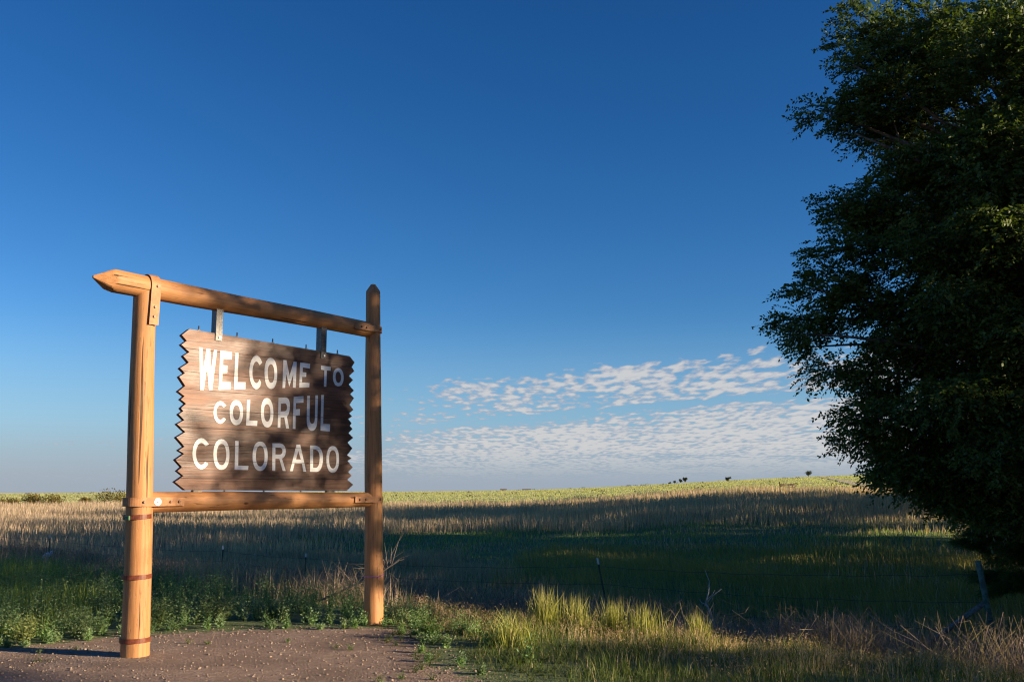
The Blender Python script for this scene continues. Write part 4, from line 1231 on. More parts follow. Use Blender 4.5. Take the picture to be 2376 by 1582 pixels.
# olive rank grass right of the fence line
x, y = scatter(95000, 13, 52, 1.2)
s_ = fence_s(x, y)
m = (s_ > 19.6) & (x > 0.5 - 0.0 * y + 3 * (patch(x, y, 6, 19) - .5)) & (s_ < 46)
x, y = keep(x, y, m); n = len(x)
hh = (0.35 + 0.40 * rng.random(n)) * (0.6 + 0.6 * patch(x, y, 6, 29)) * (1 - 0.35 * ss(26, 40, s_[m]))
V, T, C = blades(x, y, hh, 0.008 + 0.00028 * np.hypot(x, y), 0.75 * rng.random(n), tints(n, (0.29, 0.26, 0.08), (0.25, 0.23, 0.075), (0.20, 0.24, 0.065), (0.34, 0.27, 0.14)),
                 tipcol=tints(n, (0.38, 0.30, 0.14), (0.29, 0.27, 0.08)), dirn=2.6 + 0.9 * rng.normal(size=n))
trimesh('olive_grass', V, T, M_GRASS, None, C)['kind'] = 'stuff'


# dead brush tangled along the fence
def tangle(cx, cy, r, h, n, g, col, w=0.006):
    """arching dead stems: 4-point ribbons from a common foot"""
    a = g.random(n) * 6.283
    rad_ = r * (0.3 + 0.7 * g.random(n))
    z0 = height(cx, cy)
    foot = np.stack([cx + 0.25 * r * g.normal(size=n), cy + 0.25 * r * g.normal(size=n), z0 * np.ones(n)], 1)
    top = foot + np.stack([np.cos(a) * rad_ * 0.6, np.sin(a) * rad_ * 0.6, h * (0.45 + 0.65 * g.random(n))], 1)
    end = foot + np.stack([np.cos(a) * rad_ + 0.2 * r * g.normal(size=n), np.sin(a) * rad_ + 0.2 * r * g.normal(size=n),
                           h * (0.25 + 0.8 * g.random(n))], 1)
    m1 = foot * 0.5 + top * 0.5 + 0.08 * r * g.normal(size=(n, 3))
    pts = np.stack([foot, m1, top, end], 1)
    f = g.random(n) * 6.283
    wd = np.stack([np.cos(f), np.sin(f), 0.3 * g.normal(size=n)], 1)[:, None, :] * (np.array([1, 0.9, 0.7, 0.25]) * w / 2)[None, :, None]
    P = np.concatenate([pts - wd, pts + wd], 1).reshape(-1, 3)
    b = np.arange(n)[:, None] * 8
    T = []
    for k in range(3):
        T += [b + np.array([[k, k + 4, k + 5]]), b + np.array([[k, k + 5, k + 1]])]
    c = np.repeat((np.array(col) * (0.6 + 0.8 * g.random((n, 1))))[:, None, :], 8, 1).reshape(-1, 3)
    return P, np.concatenate(T), c


g = np.random.default_rng(41)
parts = []
for k in range(1250):
    t = g.random()
    fx = 10.2 - 34 * t
    fs = g.uniform(10.4, 19.8) if t > 0.36 else g.uniform(11.8, 18.6)
    fy = (fs - 0.65 * fx) / 0.76
    if not in_view(np.array(fx), np.array(fy), 1.05): continue
    cc = [(0.36, 0.27, 0.24), (0.28, 0.215, 0.20), (0.42, 0.32, 0.24), (0.26, 0.20, 0.19)][g.integers(4)]
    D = math.hypot(fx, fy)
    parts.append(tangle(fx, fy, g.uniform(0.45, 0.95), g.uniform(0.28, 0.66), 70, g, cc, 0.004 + 0.0003 * D))
V, T, C = cat_geo(parts)
trimesh('dead_brush', V, T, M_GRASS, None, C)['kind'] = 'stuff'

# foreground grass on the right: green low down, straw seed heads in the middle band
x, y = scatter(240000, 5.2, 16.5, 1.7)
gd = gravel_d(x, y); s_ = fence_s(x, y)
m = (gd < 0.15 * rng.normal(size=len(x)) - 0.02 + 0.5 * (patch(x, y, 1.2, 7) - 0.6)) & (s_ < 12.9 + 1.4 * (patch(x, y, 3, 5) - 0.5)) & (x > -1.6) & (rng.random(len(x)) < 0.30 + 0.9 * patch(x, y, 0.9, 55))
x, y = keep(x, y, m); n = len(x)
s_ = fence_s(x, y)
straw = ss(7.6, 9.2, s_ + 0.9 * (patch(x, y, 1.6, 91) - 0.5)) * (1 - ss(11.6, 13.4, s_)) * (0.35 + 0.65 * ss(0.3, 0.6, patch(x, y, 1.3, 17)))
edge = np.clip(-gravel_d(x, y) / 0.9, 0.25, 1)
hh = (0.06 + 0.15 * rng.random(n) ** 2) * (0.45 + 0.85 * patch(x, y, 0.8, 33)) * edge * (1 + 0.25 * straw)
isst = (rng.random(n) < 0.07 + 0.48 * straw)
colg = tints(n, GREEN, (0.05, 0.09, 0.035), OLIVE, (0.12, 0.15, 0.045))
cols = tints(n, STRAW, TAN, (0.40, 0.28, 0.16))
col = np.where(isst[:, None], cols, colg)
tip = np.where(isst[:, None], tints(n, (0.46, 0.34, 0.20), (0.40, 0.29, 0.17)), tints(n, OLIVE, YGREEN, GREEN))
V1 = blades(x, y, hh, 0.0055 + 0.0035 * rng.random(n), 0.75 * rng.random(n), col, tipcol=tip)
# drooping seed heads: small flat leaves clustered at the tops of straw stems
mm = isst & (rng.random(n) < 0.30) & (straw > 0.25)
hx, hy, hz = x[mm], y[mm], height(x[mm], y[mm]) + hh[mm] * 0.85
k = len(hx); rep = 5
c = np.repeat(np.stack([hx, hy, hz], 1), rep, 0) + rng.normal(size=(k * rep, 3)) * np.array([0.028, 0.028, 0.03])
d = unit(rng.normal(size=(k * rep, 3)) * np.array([1, 1, 0.4]) + np.array([0, 0, -0.7]))
u = unit(np.cross(d, rng.normal(size=(k * rep, 3))))
V2 = leaf_quads(c, d, u, 0.028 + 0.018 * rng.random(k * rep), 0.007 * np.ones(k * rep), tints(k * rep, (0.46, 0.33, 0.20), (0.40, 0.26, 0.16)))
V, T, C = cat_geo([V1, V2])
trimesh('foreground_grass', V, T, M_GRASS, None, C)['kind'] = 'stuff'


# leafy weeds on the shoulder
def weeds(px, py, h, spread, g, nst, nleaf, cols, lw=0.022):
    """low bushy forbs: stems fanning from a foot, small leaves all along"""
    n = len(px)
    z0 = height(px, py)
    a = g.random((n, nst)) * 6.283
    sp = spread[:, None] * (0.2 + 0.8 * g.random((n, nst)))
    H = h[:, None] * (0.55 + 0.55 * g.random((n, nst))) * (1 - 0.35 * (sp / np.maximum(spread[:, None], 1e-6)) ** 2)
    t = (np.arange(nleaf) + 1.0) / nleaf
    tx = np.cos(a)[..., None] * sp[..., None] * t ** 1.2
    ty = np.sin(a)[..., None] * sp[..., None] * t ** 1.2
    tz = H[..., None] * t
    c = np.stack([px[:, None, None] + tx, py[:, None, None] + ty, z0[:, None, None] + tz - 0.01], -1)
    k = n * nst * nleaf
    c = c.reshape(k, 3) + g.normal(size=(k, 3)) * 0.012
    fa = g.random(k) * 6.283
    d = unit(np.stack([np.cos(fa), np.sin(fa), 0.55 + 0.4 * g.normal(size=k)], 1))
    u = unit(np.cross(d, g.normal(size=(k, 3))))
    base = tints(n, *cols)
    base = np.repeat(base, nst * nleaf, 0) * (0.75 + 0.5 * g.random((k, 1)))
    topw = np.tile(t, n * nst)[:, None]
    base = base * (1 - 0.25 * topw) + np.array([0.17, 0.20, 0.10]) * 0.25 * topw
    ln = lw * (0.7 + 0.9 * g.random(k)) * (1.15 - 0.5 * np.tile(t, n * nst))
    leafg = leaf_quads(c, d, u, ln * 1.5, ln * 0.62, base)
    foot = np.stack([px[:, None] + 0 * a, py[:, None] + 0 * a, z0[:, None] + 0 * a], -1).reshape(-1, 3)
    tip_ = np.stack([px[:, None] + np.cos(a) * sp, py[:, None] + np.sin(a) * sp, z0[:, None] + H], -1).reshape(-1, 3)
    q = len(foot)
    wv = np.stack([np.sin(a).ravel() * 0.003, -np.cos(a).ravel() * 0.003, np.zeros(q)], 1)
    S = np.stack([foot - wv, foot + wv, tip_], 1).reshape(-1, 3)
    ST = np.arange(q * 3).reshape(-1, 3)
    return cat_geo([leafg, (S, ST, np.tile(np.array([[0.07, 0.085, 0.035]]), (q * 3, 1)))])


M_WEED = leaf_mat('weed_leaves', 0.45, 1.1, 0.6, 0.2)
g = np.random.default_rng(77)
x, y = scatter(6800, 8.5, 24, 1.35)
gd = gravel_d(x, y); s_ = fence_s(x, y)
m = (gd < 0.10) & (s_ < 9.3 + 0.5 * g.normal(size=len(x))) & (x < -0.35 + 0.35 * g.normal(size=len(x))) & (g.random(len(x)) < 0.35 + 0.9 * patch(x, y, 2.2, 44))
x, y = keep(x, y, m); n = len(x)
grow = np.clip(0.35 - gravel_d(x, y) / 0.9, 0.4, 1.25) * (1 - 0.35 * ss(-3, 0, x))
parts = [weeds(x, y, (0.20 + 0.26 * g.random(n)) * grow, (0.12 + 0.13 * g.random(n)) * grow, g, 11, 12, [(0.15, 0.26, 0.11), (0.22, 0.32, 0.18), (0.16, 0.28, 0.09), (0.26, 0.31, 0.17)])]
# creeping plants at the gravel edge and low ones among the foreground grass
x, y = scatter(1100, 6, 13, 1.5)
gd = gravel_d(x, y)
m = (gd < 0.35) & (gd > -1.6) & (x > -1.4)
x, y = keep(x, y, m); n = len(x)
parts.append(weeds(x, y, 0.06 + 0.10 * g.random(n), 0.08 + 0.10 * g.random(n), g, 8, 8, [(0.06, 0.10, 0.03), (0.10, 0.11, 0.035)], 0.012))
x, y = scatter(260, 6.5, 11, 1.2)
gd = gravel_d(x, y)
m = (gd > 0.0) & (gd < 2.4) & (g.random(len(x)) < 0.5 * np.exp(-np.maximum(gd, 0)))
x, y = keep(x, y, m); n = len(x)
parts.append(weeds(x, y, 0.04 + 0.07 * g.random(n), 0.06 + 0.09 * g.random(n), g, 7, 7, [GREEN, OLIVE, SAGE], 0.014))
V, T, C = cat_geo(parts)
trimesh('shoulder_weeds', V, T, M_WEED, None, C)['kind'] = 'stuff'

# tall green grass behind the weeds at the far left
x, y = scatter(60000, 10.5, 21, 1.0)
m = (x < -4.3 - 0.40 * (y - 10.5) + 1.6 * (patch(x, y, 2.0, 73) - 0.75)) & (fence_s(x, y) > 5.0) & (fence_s(x, y) < 9.3 + 1.5 * (patch(x, y, 3, 61) - 0.5)) & (gravel_d(x, y) < -0.5)
x, y = keep(x, y, m); n = len(x)
V, T, C = blades(x, y, (0.20 + 0.26 * rng.random(n)) * (0.4 + 0.8 * patch(x, y, 2.5, 12)), 0.009 + 0.004 * rng.random(n), 0.35 * rng.random(n),
                 tints(n, (0.14, 0.25, 0.05), (0.20, 0.31, 0.05), (0.17, 0.21, 0.06)), tipcol=tints(n, (0.27, 0.36, 0.07), (0.28, 0.30, 0.07)))
trimesh('tall_grass', V, T, M_GRASS, None, C)['kind'] = 'stuff'

# loose stones on the gravel
x, y = scatter(24000, 6.0, 13.5, 1.3)
m = gravel_d(x, y) > -0.35
x, y = keep(x, y, m); n = len(x)
r = 0.003 + 0.013 * rng.random(n) ** 4
oc = np.array([(1, 0, 0), (-1, 0, 0), (0, 1, 0), (0, -1, 0), (0, 0, 1), (0, 0, -1)], float)
of = np.array([(0, 2, 4), (2, 1, 4), (1, 3, 4), (3, 0, 4), (2, 0, 5), (1, 2, 5), (3, 1, 5), (0, 3, 5)])
P = oc[None] * (0.6 + 0.8 * rng.random((n, 6, 1))) * r[:, None, None] * np.array([1.2, 1.0, 0.75])
an = rng.random(n) * 6.28
ca, sa = np.cos(an)[:, None], np.sin(an)[:, None]
P = np.stack([P[..., 0] * ca - P[..., 1] * sa + x[:, None], P[..., 0] * sa + P[..., 1] * ca + y[:, None],
              P[..., 2] + (height(x, y) + r * 0.3)[:, None]], -1)
T = (np.arange(n)[:, None, None] * 6 + of[None]).reshape(-1, 3)
C = np.repeat(tints(n, (0.30, 0.225, 0.17), (0.21, 0.15, 0.11), (0.33, 0.265, 0.21), (0.15, 0.115, 0.09))[:, None], 6, 1).reshape(-1, 3)
M_STONE, nt_, out_ = new_mat('loose_stone')
at_ = nt_.nodes.new('ShaderNodeAttribute'); at_.attribute_name = 'tint'
principled(nt_, out_, at_.outputs['Color'], 0.85, spec=0.2)
trimesh('gravel', P.reshape(-1, 3), T, M_STONE, None, C)['kind'] = 'stuff'

# ------------------------------------------------------------------ barbed wire fence
def at_px(px, D, dz=0.0):
    d = src_ray(px, 1137)
    X = d[0] / d[1] * D
    return np.array([X, D, float(height(X, D)) + dz])


FA, FD = np.array([8.85, 18.4]), np.array([-0.76, 0.65])


def on_fence(px):
    d = src_ray(px, 1200)
    k = d[0] / d[1]                    # x = k y
    t = (k * FA[1] - FA[0]) / (FD[0] - k * FD[1])
    p = FA + FD * t
    return np.array([p[0], p[1], float(height(p[0], p[1]))])


M_TPOST = simple_mat('green_steel_post', (0.035, 0.065, 0.04), 0.6, var=0.3, scale=20)
M_POSTWOOD = simple_mat('old_fence_wood', (0.06, 0.105, 0.075), 0.8, var=0.4, scale=12, bumpd=0.01)
M_BRACE = simple_mat('dark_old_wood', (0.17, 0.155, 0.13), 0.85, var=0.4, scale=12)
M_WIRE = simple_mat('rusted_wire', (0.10, 0.08, 0.07), 0.6, metal=0.3, var=0.2)
M_TIP = simple_mat('white_post_tip', (0.70, 0.70, 0.68), 0.6, var=0.1)

fc = on_fence(2290)
fence = empty('barbed_wire_fence', fc, label='sagging barbed wire fence on green steel posts crossing behind the sign', cat='fence')


def rel(p):
    return np.asarray(p, float) - fc


tops = []
for px, lean, hgt in ((2290, (-0.22, 0.0), 1.78), (1410, (-0.26, 0.03), 1.45), (712, (0.0, 0.0), 1.15), (520, (0.0, 0.0), 1.25), (300, (0, 0), 1.2), (118, (0.02, 0), 1.3), (-150, (0, 0), 1.3)):
    b = on_fence(px)
    t = b + np.array([lean[0], lean[1], hgt])
    tops.append((b, t))
    if px == 2290:
        V, F = tube([rel(b - np.array([0, 0, 0.3])), rel(b * 0.5 + t * 0.5 + np.array([0.01, 0, 0])), rel(t)], (0.058, 0.055, 0.052), 14)
        pymesh('corner_post', V, F, M_POSTWOOD, fence, True)['label'] = 'weathered wooden corner post'
        q = b + np.array([-0.95, 0.62, 0.12])
        q[2] = float(height(q[0], q[1])) + 0.25
        V, F = tube([rel(b * 0.42 + t * 0.58 + np.array([-0.02, 0.02, 0])), rel(q)], 0.05, 10)
        pymesh('brace', V, F, M_BRACE, fence, True)
    else:
        d = t - b
        def tsec(p, s=1.0):
            return [p + np.array([x, y, 0]) for x, y in ((-.022, -.003), (.022, -.003), (.022, .003), (.003, .003), (.003, .03), (-.003, .03), (-.003, .003), (-.022, .003))]
        def tpost(p0, p1):
            V = tsec(p0) + tsec(p1)
            F = [(i, (i + 1) % 8, 8 + (i + 1) % 8, 8 + i) for i in range(8)] + [tuple(range(8))[::-1], tuple(range(8, 16))]
            return V, F
        V, F = tpost(rel(b - d * 0.2), rel(b + d * 0.90))
        po = pymesh('steel_post', V, F, M_TPOST, fence)
        V, F = tpost(rel(b + d * 0.90), rel(t))
        pymesh('post_tip', V, F, M_TIP, po)
tops_wire = tops[0:1] + tops[1:]
for frac in (0.30, 0.58, 0.86):
    parts = []
    for (b0, t0), (b1, t1) in zip(tops_wire[:-1], tops_wire[1:]):
        p0, p1 = b0 + (t0 - b0) * frac, b1 + (t1 - b1) * frac
        L = np.linalg.norm(p1 - p0)
        k = 24
        path = [rel(p0 + (p1 - p0) * i / k + np.array([0, 0.012 * math.sin(i * 2.1), -0.010 * L * 4 * (i / k) * (1 - i / k) + 0.012 * math.sin(i * 1.7)])) for i in range(k + 1)]
        parts.append(tube(path, 0.0045, 4))
        for i in range(0, int(L / 0.45)):
            c = path[0] + (path[-1] - path[0]) * (i + 0.5) / (L / 0.45)
            c = c + np.array([0, 0, -0.010 * L * 4 * ((i + 0.5) / (L / 0.45)) * (1 - (i + 0.5) / (L / 0.45))])
            parts.append(tube([c + np.array([-0.012, 0, -0.022]), c + np.array([0.012, 0.01, 0.022])], 0.003, 3))
    V, F = join_geo(parts)
    pymesh('barbed_wire', V, F, M_WIRE, fence)

# ------------------------------------------------------------------ plants that stand alone
def bush(name, at, w, h, nleaf, leaf, cols, label, cat, group=None, seed=0, flat=0.9):
    g = np.random.default_rng(seed)
    root = empty(name, at, label=label, cat=cat, group=group)
    ncl = 9
    cl = np.stack([(g.random(ncl) - 0.5) * w * 0.72, (g.random(ncl) - 0.5) * w * 0.6, (0.30 + 0.38 * g.random(ncl)) * h], 1)
    cr = (0.20 + 0.16 * g.random(ncl)) * min(w, h * 1.6)
    k = g.integers(0, ncl, nleaf)
    o = unit(g.normal(size=(nleaf, 3))) * (g.random((nleaf, 1)) ** 0.4)
    c = cl[k] + o * cr[k][:, None] * np.array([1.15, 1.15, flat])
    c[:, 2] = np.clip(c[:, 2], 0.03 * h, h)
    d = unit(o + 0.7 * g.normal(size=(nleaf, 3)) + np.array([0, 0, 0.3]))
    u = unit(np.cross(d, g.normal(size=(nleaf, 3))))
    L = leaf * (0.7 + 0.6 * g.random(nleaf))
    V, T, C = leaf_quads(c, d, u, L, L * 0.5, tints(nleaf, *cols))
    trimesh('foliage', V, T, M_SHRUB, root, C)
    st = [tube([(0, 0, -0.05), tuple(q * np.array([0.5, 0.5, 0.55])), tuple(q)], (0.02 * h, 0.012 * h, 0.005 * h), 5) for q in cl]
    V, F = join_geo(st)
    pymesh('stem', V, F, M_BARK, root)
    return root


YS = [(0.13, 0.105, 0.025), (0.07, 0.07, 0.02), (0.21, 0.15, 0.035)]
for i, (px, D, w, h, lab) in enumerate([
        (19, 124, 2.2, 1.5, 'leftmost of the yellowish shrubs at the far edge of the tan field'),
        (70, 126, 2.7, 2.0, 'yellowish shrub second from left beyond the tan field'),
        (117, 126, 2.9, 1.95, 'yellowish shrub in the middle of five beyond the tan field'),
        (201, 126, 1.5, 1.7, 'small thin yellowish shrub alone between larger ones beyond the tan field'),
        (262, 127, 4.8, 2.5, 'widest yellowish shrub beyond the tan field, half hidden by the left post')]):
    bush('shrub', at_px(px, D), w, h, 1300, 0.22, YS, lab, 'shrub', 'yellowish shrubs beyond the tan field', 60 + i)

FT = [(0.05, 0.065, 0.03), (0.07, 0.08, 0.035), (0.04, 0.05, 0.028)]


def far_tree(px, D, h, w, label, group, seed, stem=0.3, dz=0.0):
    g = np.random.default_rng(seed)
    at = at_px(px, D, dz)
    root = empty('tree', at, label=label, cat='tree', group=group)
    n = 700
    k = 7
    cl = np.stack([(g.random(k) - 0.5) * w * 0.6, (g.random(k) - 0.5) * w * 0.6, h * (stem + (1 - stem) * (0.25 + 0.5 * g.random(k)))], 1)
    q = g.integers(0, k, n)
    o = unit(g.normal(size=(n, 3))) * g.random((n, 1)) ** 0.45
    c = cl[q] + o * np.array([w * 0.28, w * 0.28, h * 0.20])
    d = unit(g.normal(size=(n, 3)))
    u = unit(np.cross(d, g.normal(size=(n, 3))))
    L = 0.13 * h * (0.7 + 0.6 * g.random(n))
    V, T, C = leaf_quads(c, d, u, L, L * 0.6, tints(n, *FT))
    trimesh('crown', V, T, M_SHRUB, root, C)
    V, F = join_geo([tube([(0, 0, -0.3), (0.05 * w, 0, h * stem), (0, 0, h * 0.7)], (0.05 * h, 0.035 * h, 0.01 * h), 6)] +
                    [tube([(0, 0, h * stem * 0.8), tuple(cl[i])], (0.025 * h, 0.008 * h), 4) for i in range(k)])
    pymesh('trunk', V, F, M_BARK, root)


far_tree(1554, 740, 2.2, 2.6, 'small flat bush-like tree, leftmost of four on the far ridge', 'four trees on the far ridge', 1, 0.15)
far_tree(1566, 740, 2.8, 2.2, 'second from left of four small trees on the far ridge', 'four trees on the far ridge', 2, 0.2)
far_tree(1580, 740, 3.7, 2.5, 'third from left of four small trees on the far ridge', 'four trees on the far ridge', 3, 0.3)
far_tree(1590, 740, 4.6, 3.2, 'tallest and rightmost of four small trees on the far ridge', 'four trees on the far ridge', 4, 0.3)
far_tree(1690, 560, 3.2, 3.8, 'round dark tree standing alone on the pasture below the ridge', None, 5, 0.08)
far_tree(1877, 700, 4.6, 5.6, 'single broad tree on the ridge beside the far dirt road', None, 6, 0.2)

# small sheds on the horizon
M_SHED = simple_mat('shed_wall', (0.30, 0.27, 0.24), 0.8, var=0.15, scale=2)
M_ROOF = simple_mat('shed_roof', (0.16, 0.15, 0.15), 0.7, var=0.15, scale=2)
for px, w, h, lab in ((1168, 5.0, 1.5, 'tiny low farm shed on the horizon right of the sign, left of two'),
                      (1222, 7.0, 1.2, 'tiny long farm shed on the horizon right of the sign, right of two')):
    p = at_px(px, 800)
    r = empty('farm_shed', p, label=lab, cat='shed', group='farm sheds on the horizon')
    bm = bmesh.new(); box_geo(bm, -w / 2, w / 2, -2, 2, -0.4, h * 0.65)
    wl = bm_obj('wall', bm, M_SHED, r)
    V = [(-w / 2 - .2, -2.2, h * .65 + .004), (w / 2 + .2, -2.2, h * .65 + .004), (w / 2 + .2, 2.2, h * .65 + .004), (-w / 2 - .2, 2.2, h * .65 + .004), (-w / 2 - .2, 0, h * 1.15), (w / 2 + .2, 0, h * 1.15)]
    pymesh('roof', V, [(0, 1, 5, 4), (2, 3, 4, 5), (0, 4, 3), (1, 2, 5), (3, 2, 1, 0)], M_ROOF, r)
    bm = bmesh.new(); box_geo(bm, -0.6, 0.6, -2.06, -1.99, -0.3, h * 0.5)
    bm_obj('door', bm, M_ROOF, r)

# old timber gate frame at the edge of the pasture
p = at_px(1829, 128)
gr = empty('timber_gate', p, label='old brown timber gate frame with a pale post at the edge of the green pasture', cat='gate')
M_OLD = simple_mat('old_brown_timber', (0.10, 0.055, 0.035), 0.85, var=0.3, scale=6)
M_PALE = simple_mat('pale_timber', (0.42, 0.27, 0.15), 0.8, var=0.2, scale=6)
V, F = tube([(-1.0, 0, -0.3), (-1.06, 0, 1.45)], (0.10, 0.08), 8); pymesh('post', V, F, M_OLD, gr)
V, F = tube([(0.15, 0, -0.3), (0.12, 0, 1.0)], (0.08, 0.07), 8); pymesh('post', V, F, M_OLD, gr)
V, F = tube([(0.62, 0, -0.3), (0.64, 0, 1.05)], (0.12, 0.11), 8); pymesh('post', V, F, M_PALE, gr)['label'] = 'pale orange post'
V, F = tube([(0.92, 0, -0.3), (0.95, 0, 1.0)], (0.09, 0.08), 8); pymesh('post', V, F, M_OLD, gr)
for za, zb in ((1.18, 0.98), (0.92, 0.74), (1.0, 1.22)):
    V, F = tube([(-1.1, -0.06, za), (1.0, -0.06, zb)], 0.06, 6); pymesh('rail', V, F, M_OLD, gr)

# far dirt road
path = [(2040, 190), (1992, 260), (1955, 380), (1925, 520), (1903, 700), (1896, 815)]
pp = [at_px(a, b) for a, b in path]
t_ = np.linspace(0, len(pp) - 1, 60)
xs = np.interp(t_, range(len(pp)), [q[0] for q in pp]); ys = np.interp(t_, range(len(pp)), [q[1] for q in pp])
V, F = [], []
for i in range(60):
    a, b = max(0, i - 1), min(59, i + 1)
    d = np.array([xs[b] - xs[a], ys[b] - ys[a]]); d /= np.linalg.norm(d)
    for s in (-1, 1):
        X, Y = xs[i] - d[1] * 2.6 * s, ys[i] + d[0] * 2.6 * s
        V.append((X, Y, float(height(xs[i], ys[i])) + 0.16))
for i in range(59):
    F.append((2 * i, 2 * i + 1, 2 * i + 3, 2 * i + 2))
pymesh('dirt_road', V, F, simple_mat('pale_dirt', (0.40, 0.33, 0.24), 0.9, var=0.12, scale=0.4))['kind'] = 'structure'

# white plastic bag caught in the brush
g = np.random.default_rng(9)
p = at_px(121, 24.5, 0.42)
bm = bmesh.new()
bmesh.ops.create_icosphere(bm, subdivisions=3, radius=1.0)
for v in bm.verts:
    c = v.co
    f = 1 + 0.22 * math.sin(5 * c.x + 3 * c.z) + 0.18 * math.sin(7 * c.y - 4 * c.z + 1) + 0.08 * g.normal()
    v.co = Vector((c.x * 0.085 * f + 0.06 * c.z, c.y * 0.07 * f, c.z * 0.15 * f))
o = bm_obj('plastic_bag', bm, simple_mat('thin_white_plastic', (0.62, 0.65, 0.72), 0.4, var=0.1))
o.location = p
o.scale = (0.75, 0.75, 0.75)
o.rotation_euler = (0.2, 0.5, 0.4)
tag(o, 'crumpled white plastic bag caught in the brush at far left', 'bag')

# bleached dead sapling
p = at_px(1651, 21.5)
V, F = join_geo([tube([(0, 0, -0.1), (-0.03, 0, 0.25), (-0.12, 0.02, 0.52), (-0.17, 0, 0.60)], (0.026, 0.022, 0.018, 0.016), 8),
                 tube([(-0.17, 0, 0.60), (-0.11, 0.02, 0.78), (-0.09, 0, 0.98), (-0.16, 0.02, 1.18)], (0.014, 0.010, 0.007, 0.003), 6),
                 tube([(-0.16, 0, 0.60), (-0.05, -0.05, 0.74), (0.10, -0.08, 0.86)], (0.010, 0.007, 0.003), 5),
                 tube([(-0.15, 0, 0.58), (-0.24, 0.03, 0.62), (-0.28, 0.02, 0.68)], (0.009, 0.006, 0.003), 5),
                 tube([(-0.13, 0.02, 0.68), (-0.04, 0.06, 0.74), (0.02, 0.08, 0.83)], (0.007, 0.005, 0.002), 5)])
o = pymesh('dead_sapling', V, F, simple_mat('bleached_wood', (0.52, 0.50, 0.47), 0.8, var=0.2, scale=14), None, True)
o.location = p
o.scale = (1.2, 1.2, 1.2)
tag(o, 'bleached bare dead sapling forking upward in the brush along the fence', 'sapling')

# broken dead branch lying behind the right post
p = at_px(862, 15.2, 0.1)
g = np.random.default_rng(12)
br_ = [tube([(-0.75, 0.1, 0.02), (-0.2, 0.05, 0.26), (0.2, 0, 0.46), (0.42, 0, 0.60)], (0.018, 0.016, 0.012, 0.008), 7)]
for k in range(34):
    t = g.random()
    b0 = np.array([-0.6 + 1.0 * t, 0.05, 0.08 + 0.5 * t])
    dv = np.array([g.normal() * 0.30, g.normal() * 0.2, abs(g.normal()) * 0.28 + 0.02])
    br_.append(tube([b0, b0 + dv * 0.5 + np.array([0, 0, 0.03]), b0 + dv], (0.006, 0.004, 0.0015), 4))
V, F = join_geo(br_)
o = pymesh('dead_branch', V, F, simple_mat('pale_dead_wood', (0.26, 0.20, 0.15), 0.8, var=0.2, scale=14), None)
o.location = p
tag(o, 'twiggy pale dead branch lying in the brush behind the right post', 'branch')

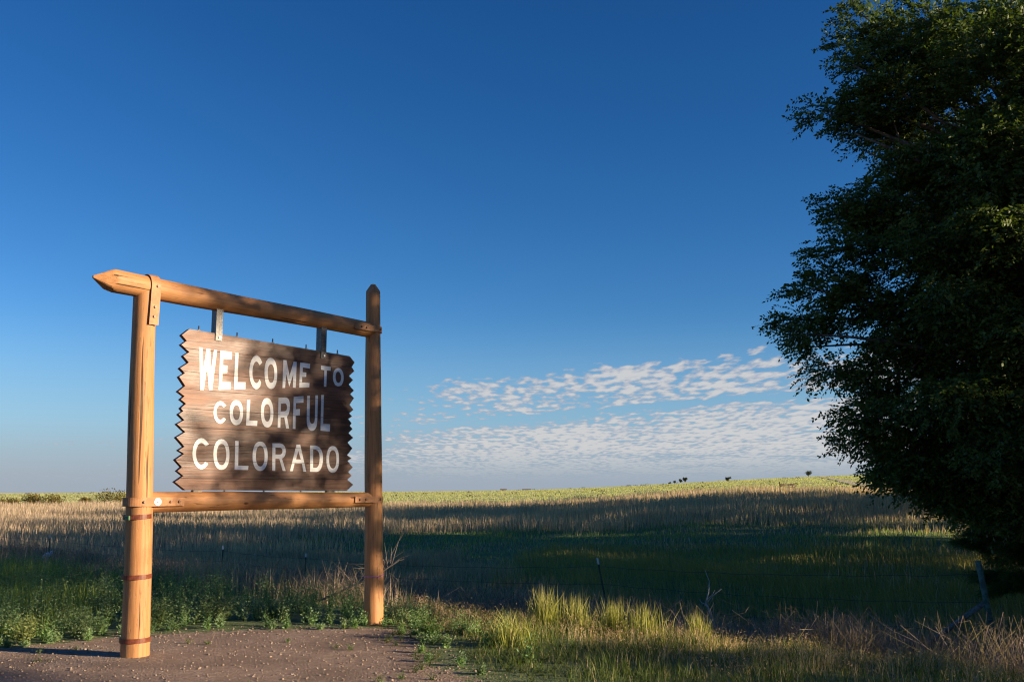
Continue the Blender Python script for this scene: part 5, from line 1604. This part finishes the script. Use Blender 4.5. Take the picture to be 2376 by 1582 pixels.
# grass tufts catching the light, each a clump of its own
M_TUFT = leaf_mat('tuft_blades', 0.35, 1.0, 0.5, 0.25)
for i, (px, D, h, w, lab) in enumerate([
        (1262, 12.2, 0.60, 0.17, 'upright yellow-green grass tuft, leftmost beyond the gravel'),
        (1330, 12.4, 0.54, 0.24, 'broad yellow-green grass tuft, second from left'),
        (1418, 12.0, 0.52, 0.20, 'yellow-green grass tuft left of the widest one'),
        (1490, 11.8, 0.50, 0.26, 'widest ragged yellow-green grass tuft in the middle of the row'),
        (1612, 11.9, 0.44, 0.16, 'thin sparse yellow-green grass tuft, rightmost of the row'),
        (1185, 10.6, 0.46, 0.28, 'loose spreading pale green grass tuft at the gravel end of the row')]):
    p = at_px(px, D)
    n = 220
    x = p[0] + rng.normal(size=n) * w * 0.42
    y = p[1] + rng.normal(size=n) * w * 0.4
    hh = 0.98 * h * (0.45 + 0.6 * rng.random(n))
    V, T, C = blades(x - p[0], y - p[1], hh, 0.007 + 0.004 * rng.random(n), 0.42 * rng.random(n) ** 1.5 + (0.3 if i == 5 else 0), tints(n, (0.20, 0.24, 0.04), (0.27, 0.28, 0.055), (0.23, 0.235, 0.06)),
                     z=height(x, y) - p[2] - 0.02, tipcol=tints(n, (0.45, 0.42, 0.12), (0.48, 0.40, 0.18), (0.36, 0.38, 0.09)))
    o = trimesh('grass_tuft', V, T, M_TUFT, None, C)
    o.location = p
    tag(o, lab, 'grass tuft', 'lit grass tufts along the ditch')

# leafy weed bushes on the gravel edge at the left
g = np.random.default_rng(5)
for i, (px, D, h, w, cols, lab) in enumerate([
        (78, 10.95, 0.34, 0.30, [(0.15, 0.18, 0.06), (0.18, 0.20, 0.07)], 'pale yellow-green weed bush at the gravel edge at far left'),
        (210, 11.5, 0.36, 0.34, [(0.08, 0.13, 0.06), SAGE], 'dark green weed bush just left of the left post'),
        (385, 12.2, 0.40, 0.34, [(0.13, 0.18, 0.07), SAGE], 'green weed bush just right of the left post'),
        (520, 12.6, 0.36, 0.30, [SAGE, (0.075, 0.11, 0.05)], 'grey-green weed bush below the middle of the lower beam'),
        (640, 12.9, 0.34, 0.32, [(0.06, 0.10, 0.045), SAGE], 'dark sage weed bush halfway from the middle of the beam to the right post'),
        (1000, 11.2, 0.28, 0.26, [(0.06, 0.10, 0.04), GREEN], 'green weed bush right of the right post at the gravel corner')]):
    p = at_px(px, D)
    V, T, C = weeds(np.array([p[0]]), np.array([p[1]]), np.array([h]), np.array([w]), g, 60, 18, cols, 0.022)
    V = V - p
    o = trimesh('weed_bush', V, T, M_WEED, None, C)
    o.location = p
    tag(o, lab, 'weed bush', 'weed bushes along the gravel edge')

# small low shrubs dotted over the far pasture
g = np.random.default_rng(21)
parts = []
for k in range(260):
    y = 130 + 620 * g.random() ** 1.2
    x = (g.random() * 2 - 1) * 0.55 * y
    z = float(height(x, y))
    s = (0.25 + 0.35 * g.random()) * (1 + y / 500)
    n = 14
    c = np.array([x, y, z + 0.35 * s]) + g.normal(size=(n, 3)) * np.array([0.8, 0.8, 0.22]) * s
    d = unit(g.normal(size=(n, 3))); u = unit(np.cross(d, g.normal(size=(n, 3))))
    parts.append(leaf_quads(c, d, u, s * 0.6 * np.ones(n), s * 0.4 * np.ones(n), tints(n, (0.10, 0.10, 0.05), (0.13, 0.09, 0.05), (0.07, 0.085, 0.04))))
V, T, C = cat_geo(parts)
trimesh('low_scrub', V, T, M_SHRUB, None, C)['kind'] = 'stuff'
